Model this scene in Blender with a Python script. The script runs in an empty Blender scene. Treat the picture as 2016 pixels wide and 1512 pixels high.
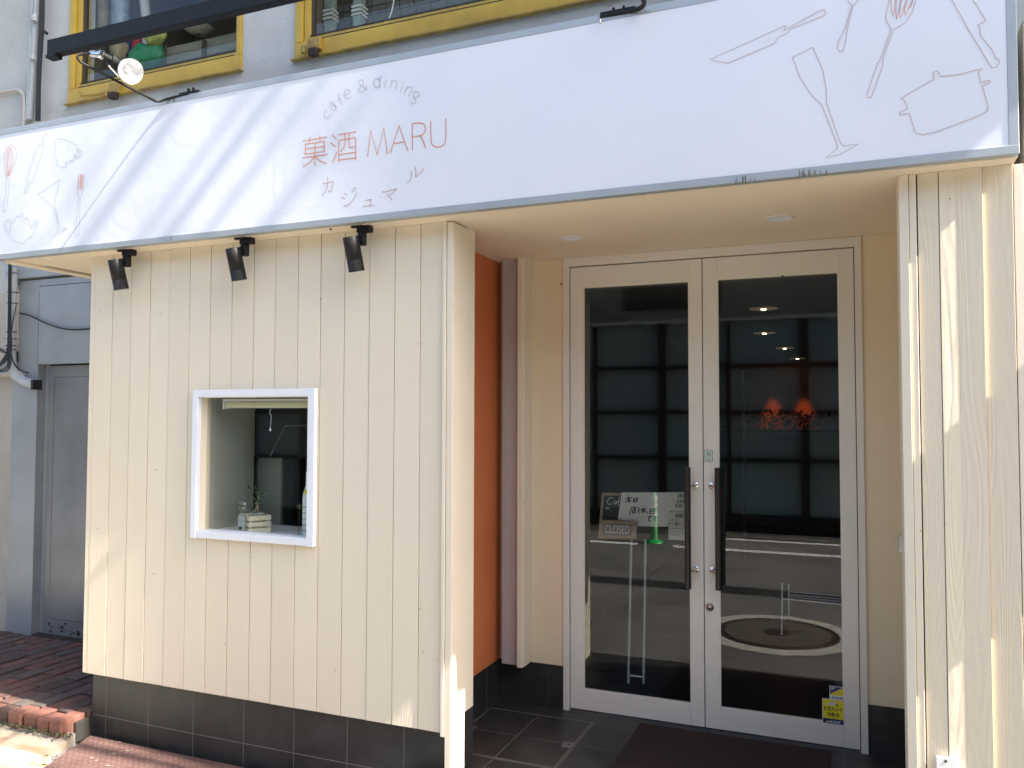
import bpy, math, random
from mathutils import Vector, Matrix
random.seed(7)
R = math.radians
C = bpy.context.scene.collection
scene = bpy.context.scene

# ------------------------------------------------------------------ camera
CAM = Vector((0.4385, -4.1594, 1.55)); F_PX = 1607.46
YAW, PITCH, ROLL = R(22.4764), R(2.2424), R(0.1275)
Fv = Vector((-math.sin(YAW)*math.cos(PITCH), math.cos(YAW)*math.cos(PITCH), math.sin(PITCH)))
r0 = Vector((math.cos(YAW), math.sin(YAW), 0)); u0 = r0.cross(Fv)
Rv = r0*math.cos(ROLL)+u0*math.sin(ROLL); Uv = u0*math.cos(ROLL)-r0*math.sin(ROLL)
cd = bpy.data.cameras.new("camera"); cam = bpy.data.objects.new("camera", cd); C.objects.link(cam)
cam.matrix_world = Matrix(((Rv.x, Uv.x, -Fv.x, CAM.x), (Rv.y, Uv.y, -Fv.y, CAM.y), (Rv.z, Uv.z, -Fv.z, CAM.z), (0, 0, 0, 1)))
cd.sensor_width = 36; cd.lens = F_PX/2016*36; cd.clip_start = 0.05; cd.clip_end = 500
scene.camera = cam

# ------------------------------------------------------------------ light
SUN = Vector((1.0, -0.082, 0.98)).normalized()
w = bpy.data.worlds.new("World"); scene.world = w; w.use_nodes = True
nt = w.node_tree; bg = nt.nodes["Background"]
sky = nt.nodes.new("ShaderNodeTexSky"); sky.sky_type = 'NISHITA'; sky.sun_disc = False
sky.sun_elevation = math.asin(SUN.z); sky.sun_rotation = math.atan2(SUN.x, SUN.y)
sky.air_density = 1.0; sky.dust_density = 3.0; sky.ozone_density = 0.6
nt.links.new(sky.outputs[0], bg.inputs[0]); bg.inputs[1].default_value = 0.105
sd = bpy.data.lights.new("sun", 'SUN'); sd.energy = 4.3; sd.angle = R(0.53); sd.color = (1, 0.95, 0.86)
so = bpy.data.objects.new("sun", sd); C.objects.link(so); so.location = (8, -4, 12)
so.rotation_euler = SUN.to_track_quat('Z', 'Y').to_euler()
scene.view_settings.view_transform = 'Standard'; scene.view_settings.look = 'None'
scene.view_settings.exposure = 2.22; scene.view_settings.gamma = 1
scene.cycles.max_bounces = 10; scene.cycles.transparent_max_bounces = 12
try:
    scene.cycles.use_denoising = True
except Exception: pass

# ------------------------------------------------------------------ helpers
def ray(px, py): return Fv + Rv*((px-1008)/F_PX) - Uv*((py-756)/F_PX)
def at(px, py, Y):
    d = ray(px, py); t = (Y-CAM.y)/d.y; return CAM+d*t
def atz(px, py, Z):
    d = ray(px, py); t = (Z-CAM.z)/d.z; return CAM+d*t
def X(px, py, Y): return at(px, py, Y).x

class MB:
    def __init__(s): s.v=[]; s.f=[]; s.m=[]; s.r=[]; s.sm=[]; s.mats=[]
    def mi(s, mat):
        if mat not in s.mats: s.mats.append(mat)
        return s.mats.index(mat)
    def face(s, pts, mat, rnd=0.0, smooth=False):
        n=len(s.v); s.v += [tuple(p) for p in pts]; s.f.append(tuple(range(n, n+len(pts))))
        s.m.append(s.mi(mat)); s.r.append(rnd); s.sm.append(smooth)
    def mesh(s, verts, faces, mat, rnd=0.0, smooth=False):
        n=len(s.v); s.v += [tuple(p) for p in verts]; k=s.mi(mat)
        for f in faces: s.f.append(tuple(i+n for i in f)); s.m.append(k); s.r.append(rnd); s.sm.append(smooth)
    def box(s, x0, x1, y0, y1, z0, z1, mat, rnd=0.0, M=None, ch=0.0):
        if x0>x1: x0,x1=x1,x0
        if y0>y1: y0,y1=y1,y0
        if z0>z1: z0,z1=z1,z0
        v=[(x,y,z) for x in (x0,x1) for y in (y0,y1) for z in (z0,z1)]
        if M: v=[tuple(M@Vector(p)) for p in v]
        s.mesh(v, [(0,1,3,2),(4,6,7,5),(0,4,5,1),(2,3,7,6),(0,2,6,4),(1,5,7,3)], mat, rnd)
    def tube(s, pts, r, mat, n=10, caps=True, rnd=0.0):
        pts=[Vector(p) for p in pts]; rr = r if isinstance(r,(list,tuple)) else [r]*len(pts)
        rings=[]; prev=None
        for i,p in enumerate(pts):
            a=pts[max(i-1,0)]; b=pts[min(i+1,len(pts)-1)]; d=(b-a)
            if d.length<1e-9: d=Vector((0,0,1))
            d.normalize()
            if prev is None:
                prev = d.orthogonal().normalized()
            prev = (prev-d*prev.dot(d)); 
            if prev.length<1e-6: prev=d.orthogonal()
            prev.normalize(); q=d.cross(prev)
            rings.append([p+(prev*math.cos(2*math.pi*k/n)+q*math.sin(2*math.pi*k/n))*rr[i] for k in range(n)])
        v=[x for g in rings for x in g]; f=[]
        for i in range(len(pts)-1):
            for k in range(n):
                k2=(k+1)%n; f.append((i*n+k, i*n+k2, (i+1)*n+k2, (i+1)*n+k))
        s.mesh(v, f, mat, rnd, True)
        if caps:
            s.face(list(reversed(rings[0])), mat, rnd); s.face(rings[-1], mat, rnd)
    def lathe(s, base, axis, prof, mat, n=24, rnd=0.0):
        base=Vector(base); ax=Vector(axis).normalized(); a=ax.orthogonal().normalized(); b=ax.cross(a)
        v=[]; f=[]
        for (r,h) in prof:
            for k in range(n):
                t=2*math.pi*k/n; v.append(base+ax*h+(a*math.cos(t)+b*math.sin(t))*max(r,1e-5))
        for i in range(len(prof)-1):
            for k in range(n):
                k2=(k+1)%n; f.append((i*n+k, i*n+k2, (i+1)*n+k2, (i+1)*n+k))
        s.mesh(v, f, mat, rnd, True)
    def strip(s, pts, wd, Y, mat, closed=False, rnd=0.0):
        """flat ribbon of width wd along 2-D points (x,z) on the plane y=Y"""
        P=[Vector((p[0],p[1])) for p in pts]
        if closed and (P[0]-P[-1]).length<1e-6: P=P[:-1]
        n=len(P); L=[]; Rr=[]
        for i in range(n):
            a=P[(i-1)%n] if (closed or i>0) else None
            b=P[(i+1)%n] if (closed or i<n-1) else None
            d1=(P[i]-a).normalized() if a is not None and (P[i]-a).length>1e-9 else None
            d2=(b-P[i]).normalized() if b is not None and (b-P[i]).length>1e-9 else None
            if d1 is None: d1=d2
            if d2 is None: d2=d1
            n1=Vector((-d1.y,d1.x)); n2=Vector((-d2.y,d2.x)); m=n1+n2
            if m.length<0.3: m=n1
            m.normalize(); k=1/max(m.dot(n1),0.45)
            L.append(P[i]+m*(wd/2*k)); Rr.append(P[i]-m*(wd/2*k))
        v=[(q.x,Y,q.y) for q in L]+[(q.x,Y,q.y) for q in Rr]; f=[]
        for i in range(n if closed else n-1):
            j=(i+1)%n; f.append((i,j,n+j,n+i))
        s.mesh(v,f,mat,rnd)
    def build(s, name, parent=None, bevel=0.0, loc=None):
        me=bpy.data.meshes.new(name); 
        o=bpy.data.objects.new(name, me)
        off=Vector((0,0,0))
        if parent is not None: off=Vector(parent['_org'])
        me.from_pydata([tuple(Vector(p)-off) for p in s.v], [], s.f)
        for mt in s.mats: me.materials.append(mt)
        for i,p in enumerate(me.polygons): p.material_index=s.m[i]; p.use_smooth=s.sm[i]
        a=me.attributes.new("rnd",'FLOAT','FACE'); a.data.foreach_set('value', s.r)
        me.validate(); me.update()
        C.objects.link(o)
        if parent is not None: o.parent=parent; o['_org']=tuple(off); 
        else: o['_org']=(0,0,0)
        if parent is not None and parent.type=='MESH': pass
        if bevel>0:
            md=o.modifiers.new("bevel",'BEVEL'); md.width=bevel; md.segments=2; md.limit_method='ANGLE'; md.angle_limit=R(40)
        return o

def thing(name, label, cat, loc=(0,0,0), group=None):
    o=bpy.data.objects.new(name, None); C.objects.link(o); o.location=loc; o.empty_display_size=0.1
    o['label']=label; o['category']=cat; o['_org']=tuple(loc)
    if group: o['group']=group
    return o
def tag(o, label, cat, group=None):
    o['label']=label; o['category']=cat
    if group: o['group']=group
    return o
def struct(o): o['kind']='structure'; return o
def copy_tree(o, parent=None):
    c=o.copy(); C.objects.link(c); c.parent=parent
    for ch in list(o.children): copy_tree(ch, c)
    return c
def smooth(pts, closed=False, k=5):
    P=[Vector(p) for p in pts]; n=len(P); out=[]
    rng=range(n if closed else n-1)
    for i in rng:
        p0=P[(i-1)%n] if closed or i>0 else P[i]; p1=P[i]; p2=P[(i+1)%n]; p3=P[(i+2)%n] if closed or i<n-2 else p2
        for j in range(k):
            t=j/k
            out.append(0.5*((2*p1)+(p2-p0)*t+(2*p0-5*p1+4*p2-p3)*t*t+(3*p1-p0-3*p2+p3)*t*t*t))
    if not closed: out.append(P[-1])
    return out

# ------------------------------------------------------------------ materials
def nodes(m): m.use_nodes=True; return m.node_tree, m.node_tree.nodes["Principled BSDF"]
def N(nt, t, **kw):
    n=nt.nodes.new(t)
    for k,v in kw.items():
        if k in n.inputs: n.inputs[k].default_value=v
        else: setattr(n,k,v)
    return n
def coords(nt, scale=(1,1,1), src='Object'):
    tc=N(nt,"ShaderNodeTexCoord"); mp=N(nt,"ShaderNodeMapping"); mp.inputs['Scale'].default_value=scale
    nt.links.new(tc.outputs[src], mp.inputs[0]); return mp.outputs[0]
def mat(name, col, rough=0.5, metal=0.0, var=0.0, vscale=4.0, bump=0.0, bscale=60.0, col2=None, spec=0.5, stretch=(1,1,1), bdist=0.002):
    m=bpy.data.materials.new(name); nt,b=nodes(m)
    b.inputs['Base Color'].default_value=(*col,1); b.inputs['Roughness'].default_value=rough; b.inputs['Metallic'].default_value=metal
    b.inputs['Specular IOR Level'].default_value=spec
    if var>0 or col2:
        c=coords(nt, stretch); nz=N(nt,"ShaderNodeTexNoise",Scale=vscale,Detail=5.0,Roughness=0.6); nt.links.new(c,nz.inputs['Vector'])
        mx=N(nt,"ShaderNodeMix"); mx.data_type='RGBA'
        c2=col2 if col2 else tuple(x*(1-var) for x in col)
        mx.inputs[6].default_value=(*col,1); mx.inputs[7].default_value=(*c2,1)
        rp=N(nt,"ShaderNodeMapRange"); rp.inputs[1].default_value=0.38; rp.inputs[2].default_value=0.62
        nt.links.new(nz.outputs[0],rp.inputs[0]); nt.links.new(rp.outputs[0],mx.inputs[0]); nt.links.new(mx.outputs[2],b.inputs['Base Color'])
    if bump>0:
        c=coords(nt, stretch); nb=N(nt,"ShaderNodeTexNoise",Scale=bscale,Detail=4.0); nt.links.new(c,nb.inputs['Vector'])
        bp=N(nt,"ShaderNodeBump",Strength=bump,Distance=bdist); nt.links.new(nb.outputs[0],bp.inputs['Height']); nt.links.new(bp.outputs[0],b.inputs['Normal'])
    return m

def wood_paint(name, col, strength=0.5, dark=0.9):
    """cream paint over vertical softwood boards: grain relief, faint tone changes from board to board"""
    m=bpy.data.materials.new(name); nt,b=nodes(m); L=nt.links.new
    at_=N(nt,"ShaderNodeAttribute"); at_.attribute_name="rnd"
    tc=N(nt,"ShaderNodeTexCoord")
    off=N(nt,"ShaderNodeVectorMath"); off.operation='SCALE'; off.inputs[0].default_value=(3.1,1.7,9.3); L(at_.outputs['Fac'],off.inputs['Scale'])
    ad=N(nt,"ShaderNodeVectorMath"); ad.operation='ADD'; L(tc.outputs['Object'],ad.inputs[0]); L(off.outputs[0],ad.inputs[1])
    mp=N(nt,"ShaderNodeMapping"); mp.inputs['Scale'].default_value=(1,1,0.085); L(ad.outputs[0],mp.inputs[0])
    # cathedral growth rings
    nz=N(nt,"ShaderNodeTexNoise",Scale=8.0,Detail=1.5,Roughness=0.4); L(mp.outputs[0],nz.inputs['Vector'])
    mu=N(nt,"ShaderNodeMath"); mu.operation='MULTIPLY'; mu.inputs[1].default_value=26.0; L(nz.outputs[0],mu.inputs[0])
    si=N(nt,"ShaderNodeMath"); si.operation='PINGPONG'; si.inputs[1].default_value=0.5; L(mu.outputs[0],si.inputs[0])
    # fine fibres
    mp2=N(nt,"ShaderNodeMapping"); mp2.inputs['Scale'].default_value=(1,1,0.03); L(ad.outputs[0],mp2.inputs[0])
    n2=N(nt,"ShaderNodeTexNoise",Scale=260.0,Detail=3.0); L(mp2.outputs[0],n2.inputs['Vector'])
    n3=N(nt,"ShaderNodeTexNoise",Scale=7.0,Detail=3.0); L(ad.outputs[0],n3.inputs['Vector'])
    h=N(nt,"ShaderNodeMath"); h.operation='MULTIPLY_ADD'; L(si.outputs[0],h.inputs[0]); h.inputs[1].default_value=1.0
    q=N(nt,"ShaderNodeMath"); q.operation='MULTIPLY'; q.inputs[1].default_value=0.35; L(n2.outputs[0],q.inputs[0]); L(q.outputs[0],h.inputs[2])
    h2=N(nt,"ShaderNodeMath"); h2.operation='MULTIPLY_ADD'; L(n3.outputs[0],h2.inputs[0]); h2.inputs[1].default_value=2.2; L(h.outputs[0],h2.inputs[2])
    bp=N(nt,"ShaderNodeBump",Strength=strength,Distance=0.0011); L(h2.outputs[0],bp.inputs['Height']); L(bp.outputs[0],b.inputs['Normal'])
    mx=N(nt,"ShaderNodeMix"); mx.data_type='RGBA'; mx.inputs[6].default_value=(*col,1); mx.inputs[7].default_value=(col[0]*dark,col[1]*dark*0.985,col[2]*dark*0.96,1)
    s=N(nt,"ShaderNodeMath"); s.operation='MULTIPLY_ADD'; L(at_.outputs['Fac'],s.inputs[0]); s.inputs[1].default_value=0.55
    q2=N(nt,"ShaderNodeMath"); q2.operation='MULTIPLY'; q2.inputs[1].default_value=0.5; L(n2.outputs[0],q2.inputs[0]); L(q2.outputs[0],s.inputs[2])
    L(s.outputs[0],mx.inputs[0]); L(mx.outputs[2],b.inputs['Base Color'])
    b.inputs['Roughness'].default_value=0.5; b.inputs['Specular IOR Level'].default_value=0.35
    return m

def glass(name, tint=(0.82,0.86,0.84), ior=1.8, rough=0.0):
    m=bpy.data.materials.new(name); m.use_nodes=True; nt=m.node_tree; nt.nodes.clear()
    out=nt.nodes.new("ShaderNodeOutputMaterial"); mx=nt.nodes.new("ShaderNodeMixShader")
    tr=nt.nodes.new("ShaderNodeBsdfTransparent"); tr.inputs[0].default_value=(*tint,1)
    gl=nt.nodes.new("ShaderNodeBsdfGlossy"); gl.inputs['Roughness'].default_value=rough
    lw=nt.nodes.new("ShaderNodeLayerWeight"); lw.inputs[0].default_value=0.5
    f0=2*((ior-1)/(ior+1))**2; pw=nt.nodes.new("ShaderNodeMath"); pw.operation='POWER'; pw.inputs[1].default_value=5.0
    fr=nt.nodes.new("ShaderNodeMath"); fr.operation='MULTIPLY_ADD'; fr.inputs[1].default_value=1-f0; fr.inputs[2].default_value=f0
    nt.links.new(lw.outputs['Facing'],pw.inputs[0]); nt.links.new(pw.outputs[0],fr.inputs[0])
    L=nt.links.new; L(fr.outputs[0],mx.inputs[0]); L(tr.outputs[0],mx.inputs[1]); L(gl.outputs[0],mx.inputs[2]); L(mx.outputs[0],out.inputs[0])
    return m
def emis(name, col, st):
    m=bpy.data.materials.new(name); nt,b=nodes(m); b.inputs['Emission Color'].default_value=(*col,1); b.inputs['Emission Strength'].default_value=st
    b.inputs['Base Color'].default_value=(*col,1); return m

CREAM=(0.81,0.715,0.565)
M_plank=wood_paint("painted_boards", CREAM, 0.55)
M_plank2=wood_paint("painted_boards_rough", (0.80,0.70,0.54), 1.15, 0.9)
M_cream=mat("cream_paint", CREAM, 0.5, var=0.04, vscale=3, bump=0.15, bscale=120)
M_ceil=mat("cream_ceiling", (0.84,0.72,0.55), 0.6, var=0.05, vscale=2, bump=0.12, bscale=90)
M_wallp=mat("cream_wall_paint", (0.83,0.685,0.47), 0.5, var=0.04, vscale=2, bump=0.12, bscale=200)
M_trim=mat("white_trim_paint", (0.80,0.74,0.66), 0.4, var=0.03, vscale=5, bump=0.1, bscale=150)
M_gap=mat("dark_gap", (0.05,0.04,0.03), 0.9)
M_orange=mat("orange_paint", (0.72,0.205,0.070), 0.55, var=0.10, vscale=2.5, bump=0.25, bscale=140)
M_lilac=mat("lilac_grey_paint", (0.46,0.42,0.395), 0.5, var=0.05, vscale=6)
M_tile=mat("charcoal_tile", (0.034,0.034,0.033), 0.42, var=0.35, vscale=9, bump=0.15, bscale=220)
M_ftile=mat("charcoal_floor_tile", (0.040,0.040,0.039), 0.45, var=0.4, vscale=5, bump=0.2, bscale=160)
M_grout=mat("grout", (0.20,0.195,0.18), 0.8, var=0.3, vscale=30)
M_alu=mat("satin_aluminium", (0.42,0.45,0.46), 0.42, metal=0.35, var=0.08, vscale=3)
M_steel=mat("brushed_steel", (0.62,0.60,0.57), 0.25, metal=1.0)
M_chrome=mat("chrome", (0.85,0.84,0.82), 0.08, metal=1.0)
M_black=mat("black_powder_coat", (0.010,0.010,0.010), 0.55, spec=0.3, bump=0.1, bscale=300)
M_hblack=mat("black_handle_wood", (0.022,0.020,0.019), 0.35, bump=0.2, bscale=90, stretch=(1,1,0.1))
M_door=mat("white_door_paint", (0.80,0.745,0.655), 0.35, var=0.03, vscale=2.5, bump=0.06, bscale=220)
M_white=mat("white_window_paint", (0.82,0.84,0.88), 0.38, var=0.04, vscale=7)
M_glass=glass("door_glass", (0.80,0.83,0.81), 1.5)
M_glassw=glass("window_glass", (0.90,0.93,0.88), 1.45)
M_yellow=mat("yellow_frame_paint", (0.55,0.355,0.04), 0.45, col2=(0.45,0.28,0.035), vscale=3, bump=0.1, bscale=80)
M_yellowd=mat("yellow_frame_worn", (0.46,0.30,0.05), 0.55, col2=(0.25,0.17,0.05), vscale=9)
M_metal=mat("grey_painted_sheet", (0.36,0.38,0.40), 0.36, metal=0.2, col2=(0.30,0.315,0.33), vscale=1.6, bump=0.5, bscale=2.2, bdist=0.02)
M_mdoor=mat("grey_steel_door", (0.25,0.26,0.27), 0.32, metal=0.2, col2=(0.20,0.205,0.21), vscale=2, bump=0.4, bscale=2.5, bdist=0.012)
M_rust=mat("rust", (0.05,0.035,0.028), 0.9, var=0.5, vscale=40)
M_pvc=mat("pvc_pipe", (0.45,0.47,0.47), 0.45, var=0.15, vscale=6)
M_pvc2=mat("beige_pipe", (0.48,0.44,0.38), 0.5, var=0.15, vscale=6)
M_cable=mat("black_cable", (0.012,0.012,0.012), 0.5)
M_mat=mat("entrance_mat", (0.032,0.013,0.010), 0.95, var=0.4, vscale=120, bump=1.0, bscale=500, bdist=0.004)
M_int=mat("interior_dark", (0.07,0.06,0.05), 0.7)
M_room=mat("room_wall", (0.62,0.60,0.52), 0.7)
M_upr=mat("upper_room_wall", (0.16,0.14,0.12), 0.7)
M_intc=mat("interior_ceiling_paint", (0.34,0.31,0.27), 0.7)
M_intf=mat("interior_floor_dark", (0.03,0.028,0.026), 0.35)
M_paper=mat("paper", (0.72,0.70,0.66), 0.7)
M_ink=mat("ink", (0.01,0.01,0.012), 0.6)
M_chalkb=mat("chalkboard", (0.02,0.022,0.022), 0.6)
M_chalk=mat("chalk", (0.6,0.6,0.58), 0.8)
M_wood=mat("pale_wood", (0.32,0.235,0.16), 0.55, var=0.25, vscale=8, stretch=(1,1,0.2))
M_lg=mat("pale_grey_print",(.6,.6,.62),.5)
M_green=mat("green_plastic", (0.03,0.50,0.12), 0.4)
M_leaf=mat("leaf_green", (0.05,0.12,0.035), 0.5, var=0.4, vscale=20)
M_sky_or=mat("sign_orange", (0.68,0.27,0.16), 0.5)
M_sgrey=mat("sign_grey_line", (0.42,0.40,0.42), 0.5)
M_sor2=mat("sign_brown_line", (0.50,0.35,0.31), 0.5)

# stucco wall with pits and dirt
def stucco(name, col, dirt):
    m=bpy.data.materials.new(name); nt,b=nodes(m); L=nt.links.new; c=coords(nt)
    n1=N(nt,"ShaderNodeTexNoise",Scale=1.3,Detail=6.0,Roughness=0.7); L(c,n1.inputs['Vector'])
    r1=N(nt,"ShaderNodeMapRange"); r1.inputs[1].default_value=0.4; r1.inputs[2].default_value=0.7; L(n1.outputs[0],r1.inputs[0])
    cs=coords(nt,(1,1,1.8)); n2=N(nt,"ShaderNodeTexNoise",Scale=26.0,Detail=4.0,Roughness=0.65); L(cs,n2.inputs['Vector'])
    r2=N(nt,"ShaderNodeMapRange"); r2.inputs[1].default_value=0.655; r2.inputs[2].default_value=0.70; L(n2.outputs[0],r2.inputs[0])
    mx=N(nt,"ShaderNodeMix"); mx.data_type='RGBA'; mx.inputs[6].default_value=(*col,1); mx.inputs[7].default_value=(*dirt,1); L(r1.outputs[0],mx.inputs[0])
    m2=N(nt,"ShaderNodeMix"); m2.data_type='RGBA'; L(mx.outputs[2],m2.inputs[6]); m2.inputs[7].default_value=(dirt[0]*0.45,dirt[1]*0.43,dirt[2]*0.40,1); L(r2.outputs[0],m2.inputs[0])
    L(m2.outputs[2],b.inputs['Base Color'])
    n3=N(nt,"ShaderNodeTexNoise",Scale=70.0,Detail=5.0); L(c,n3.inputs['Vector'])
    sb=N(nt,"ShaderNodeMath"); sb.operation='SUBTRACT'; L(n3.outputs[0],sb.inputs[0]); L(r2.outputs[0],sb.inputs[1])
    bp=N(nt,"ShaderNodeBump",Strength=0.8,Distance=0.004); L(sb.outputs[0],bp.inputs['Height']); L(bp.outputs[0],b.inputs['Normal'])
    b.inputs['Roughness'].default_value=0.85
    return m
M_stucco=stucco("grey_stucco", (0.50,0.50,0.48), (0.38,0.38,0.36))
M_stucco2=stucco("beige_stucco", (0.46,0.43,0.37), (0.34,0.31,0.26))

def asphalt():
    m=bpy.data.materials.new("asphalt"); nt,b=nodes(m); L=nt.links.new; c=coords(nt)
    n=N(nt,"ShaderNodeTexNoise",Scale=75.0,Detail=4.0,Roughness=0.7); L(c,n.inputs['Vector'])
    n2=N(nt,"ShaderNodeTexNoise",Scale=1.2,Detail=6.0); L(c,n2.inputs['Vector'])
    mx=N(nt,"ShaderNodeMix"); mx.data_type='RGBA'; mx.inputs[6].default_value=(0.035,0.034,0.032,1); mx.inputs[7].default_value=(0.30,0.288,0.265,1)
    r=N(nt,"ShaderNodeMapRange"); r.inputs[1].default_value=0.36; r.inputs[2].default_value=0.70; L(n.outputs[0],r.inputs[0])
    ml=N(nt,"ShaderNodeMath"); ml.operation='MULTIPLY'; L(r.outputs[0],ml.inputs[0]); 
    r2=N(nt,"ShaderNodeMapRange"); r2.inputs[1].default_value=0.3; r2.inputs[2].default_value=0.7; r2.inputs[3].default_value=0.55; r2.inputs[4].default_value=1.2; L(n2.outputs[0],r2.inputs[0]); L(r2.outputs[0],ml.inputs[1])
    L(ml.outputs[0],mx.inputs[0]); L(mx.outputs[2],b.inputs['Base Color'])
    bp=N(nt,"ShaderNodeBump",Strength=0.6,Distance=0.004); L(n.outputs[0],bp.inputs['Height']); L(bp.outputs[0],b.inputs['Normal'])
    b.inputs['Roughness'].default_value=0.8; return m
M_asph=asphalt()
M_conc=mat("pale_concrete", (0.50,0.47,0.38), 0.8, col2=(0.40,0.36,0.27), vscale=6, bump=0.4, bscale=80)
M_gutter=mat("rusty_gutter_concrete", (0.26,0.24,0.20), 0.75, col2=(0.22,0.11,0.055), vscale=5, bump=0.5, bscale=50, stretch=(0.5,1.6,1))
M_opaint=mat("orange_road_paint", (0.52,0.38,0.20), 0.75, var=0.2, vscale=60)
M_plate=mat("red_brown_steel_plate", (0.135,0.078,0.066), 0.45, col2=(0.10,0.056,0.048), vscale=7, bump=0.2, bscale=120)
M_scr=mat("bare_scratch", (0.5,0.42,0.38), 0.5)
M_moss=mat("moss", (0.035,0.055,0.015), 0.95, col2=(0.03,0.028,0.02), vscale=60)
M_rline=mat("white_road_paint", (0.78,0.77,0.74), 0.7, var=0.12, vscale=15, bump=0.3, bscale=80)
BR=[mat("brick_%s"%n, c, 0.8, var=0.3, vscale=22, bump=0.6, bscale=90) for n,c in (("red",(0.155,0.068,0.052)),("dark",(0.088,0.052,0.043)),("brown",(0.125,0.066,0.052)),("grey",(0.105,0.078,0.066)),("bright",(0.19,0.078,0.055)))]

# sign vinyl: slightly rippled
def vinyl():
    m=bpy.data.materials.new("white_sign_vinyl"); nt,b=nodes(m); L=nt.links.new
    b.inputs['Base Color'].default_value=(0.73,0.75,0.80,1); b.inputs['Roughness'].default_value=0.33; b.inputs['Specular IOR Level'].default_value=0.4
    c=coords(nt,(1,1,1)); n=N(nt,"ShaderNodeTexNoise",Scale=1.1,Detail=1.0); L(c,n.inputs['Vector'])
    c2=coords(nt,(1,1,1)); n2=N(nt,"ShaderNodeTexNoise",Scale=5.0,Detail=2.0,Distortion=2.5); L(c2,n2.inputs['Vector'])
    h=N(nt,"ShaderNodeMath"); h.operation='MULTIPLY_ADD'; L(n2.outputs[0],h.inputs[0]); h.inputs[1].default_value=0.035; L(n.outputs[0],h.inputs[2])
    bp=N(nt,"ShaderNodeBump",Strength=1.0,Distance=0.028); L(h.outputs[0],bp.inputs['Height']); L(bp.outputs[0],b.inputs['Normal'])
    return m
M_vinyl=vinyl()

# ------------------------------------------------------------------ text
def text_into(mb, body, mat_, x, z, Y, height=None, width=None, align='l', shear=0.0, bold=0.0, rot=0.0, spacing=1.0):
    cu=bpy.data.curves.new("t",'FONT'); cu.body=body; cu.size=1.0; cu.offset=bold; cu.space_character=spacing; cu.resolution_u=3
    o=bpy.data.objects.new("t",cu); C.objects.link(o); bpy.context.view_layer.update()
    dg=bpy.context.evaluated_depsgraph_get(); me=bpy.data.meshes.new_from_object(o.evaluated_get(dg))
    if len(me.vertices):
        xs=[v.co.x for v in me.vertices]; ys=[v.co.y for v in me.vertices]; x0,x1,y0,y1=min(xs),max(xs),min(ys),max(ys)
        sx=sz=None
        if height: sz=height/(y1-y0)
        if width: sx=width/(x1-x0)
        sx=sx or sz; sz=sz or sx
        W=(x1-x0)*sx; ox={'l':0,'c':-W/2,'r':-W}[align]
        vs=[]
        for v in me.vertices:
            a=(v.co.x-x0)*sx+ox; b=(v.co.y-y0)*sz; a+=b*shear
            c_,s_=math.cos(rot),math.sin(rot); vs.append((x+a*c_-b*s_, Y, z+a*s_+b*c_))
        mb.mesh(vs,[tuple(p.vertices) for p in me.polygons],mat_)
    bpy.data.objects.remove(o); bpy.data.curves.remove(cu); bpy.data.meshes.remove(me)

# ================================================================== SETTING
ZG=-0.15
g=MB(); g.face([(-60,-60,ZG-0.02),(60,-60,ZG-0.02),(60,60,ZG-0.02),(-60,60,ZG-0.02)], M_asph); struct(g.build('ground'))
g=MB(); g.box(-40,40,-8.1,-1.05,ZG-0.015,ZG,M_asph); struct(g.build('street'))
def quad(mb, x0,x1,y0,y1,z,mt): mb.face([(x0,y0,z),(x1,y0,z),(x1,y1,z),(x0,y1,z)],mt)
g=MB()
 
quad(g,-1.72,40,-6.65,-6.48,ZG+0.004,M_rline); quad(g,-40,-2.2,-6.65,-6.48,ZG+0.004,M_rline)
quad(g,-1.6,1.2,-7.58,-7.44,ZG+0.004,M_rline)
struct(g.build('road_marking'))
g=MB()
for i in range(9): g.box(-30+i*3.0,-30+i*3.0+2.99,-7.9,-7.62,ZG-0.01,ZG+0.05,M_conc)
for i in range(12): g.box(-3+i*3.0,-3+i*3.0+2.99,-7.9,-7.62,ZG-0.01,ZG+0.05,M_conc)
struct(g.build('gutter_far'))

# brick pavement, bricks laid in rows running back to the wall
M_bed=mat('dark_joint_sand',(0.022,0.019,0.015),.95)
g=MB(); g.box(-7.5,-3.29,-1.05,0.0,ZG,-0.045,M_bed)
x=-7.4
while x<-3.38:
    wd=random.uniform(0.096,0.106); y=-1.12+random.uniform(-0.01,0.012); first=True
    y0=y; ln=random.uniform(0.07,0.21)
    while y0<-0.01:
        y1=min(y0+ln,-0.004); h=random.uniform(-0.004,0.004)-0.02
        zb=-0.105 if first else -0.06
        dx=random.uniform(-0.003,0.003)
        g.box(x+dx,x+wd-0.011+dx,y0,y1-0.011,zb,h,BR[4] if (first and random.random()<.7) else random.choice(BR[:4]),random.random())
        y0=y1; ln=0.21; first=False
    x+=wd+0.002
struct(g.build('brick_pavement', bevel=0.006))
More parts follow.
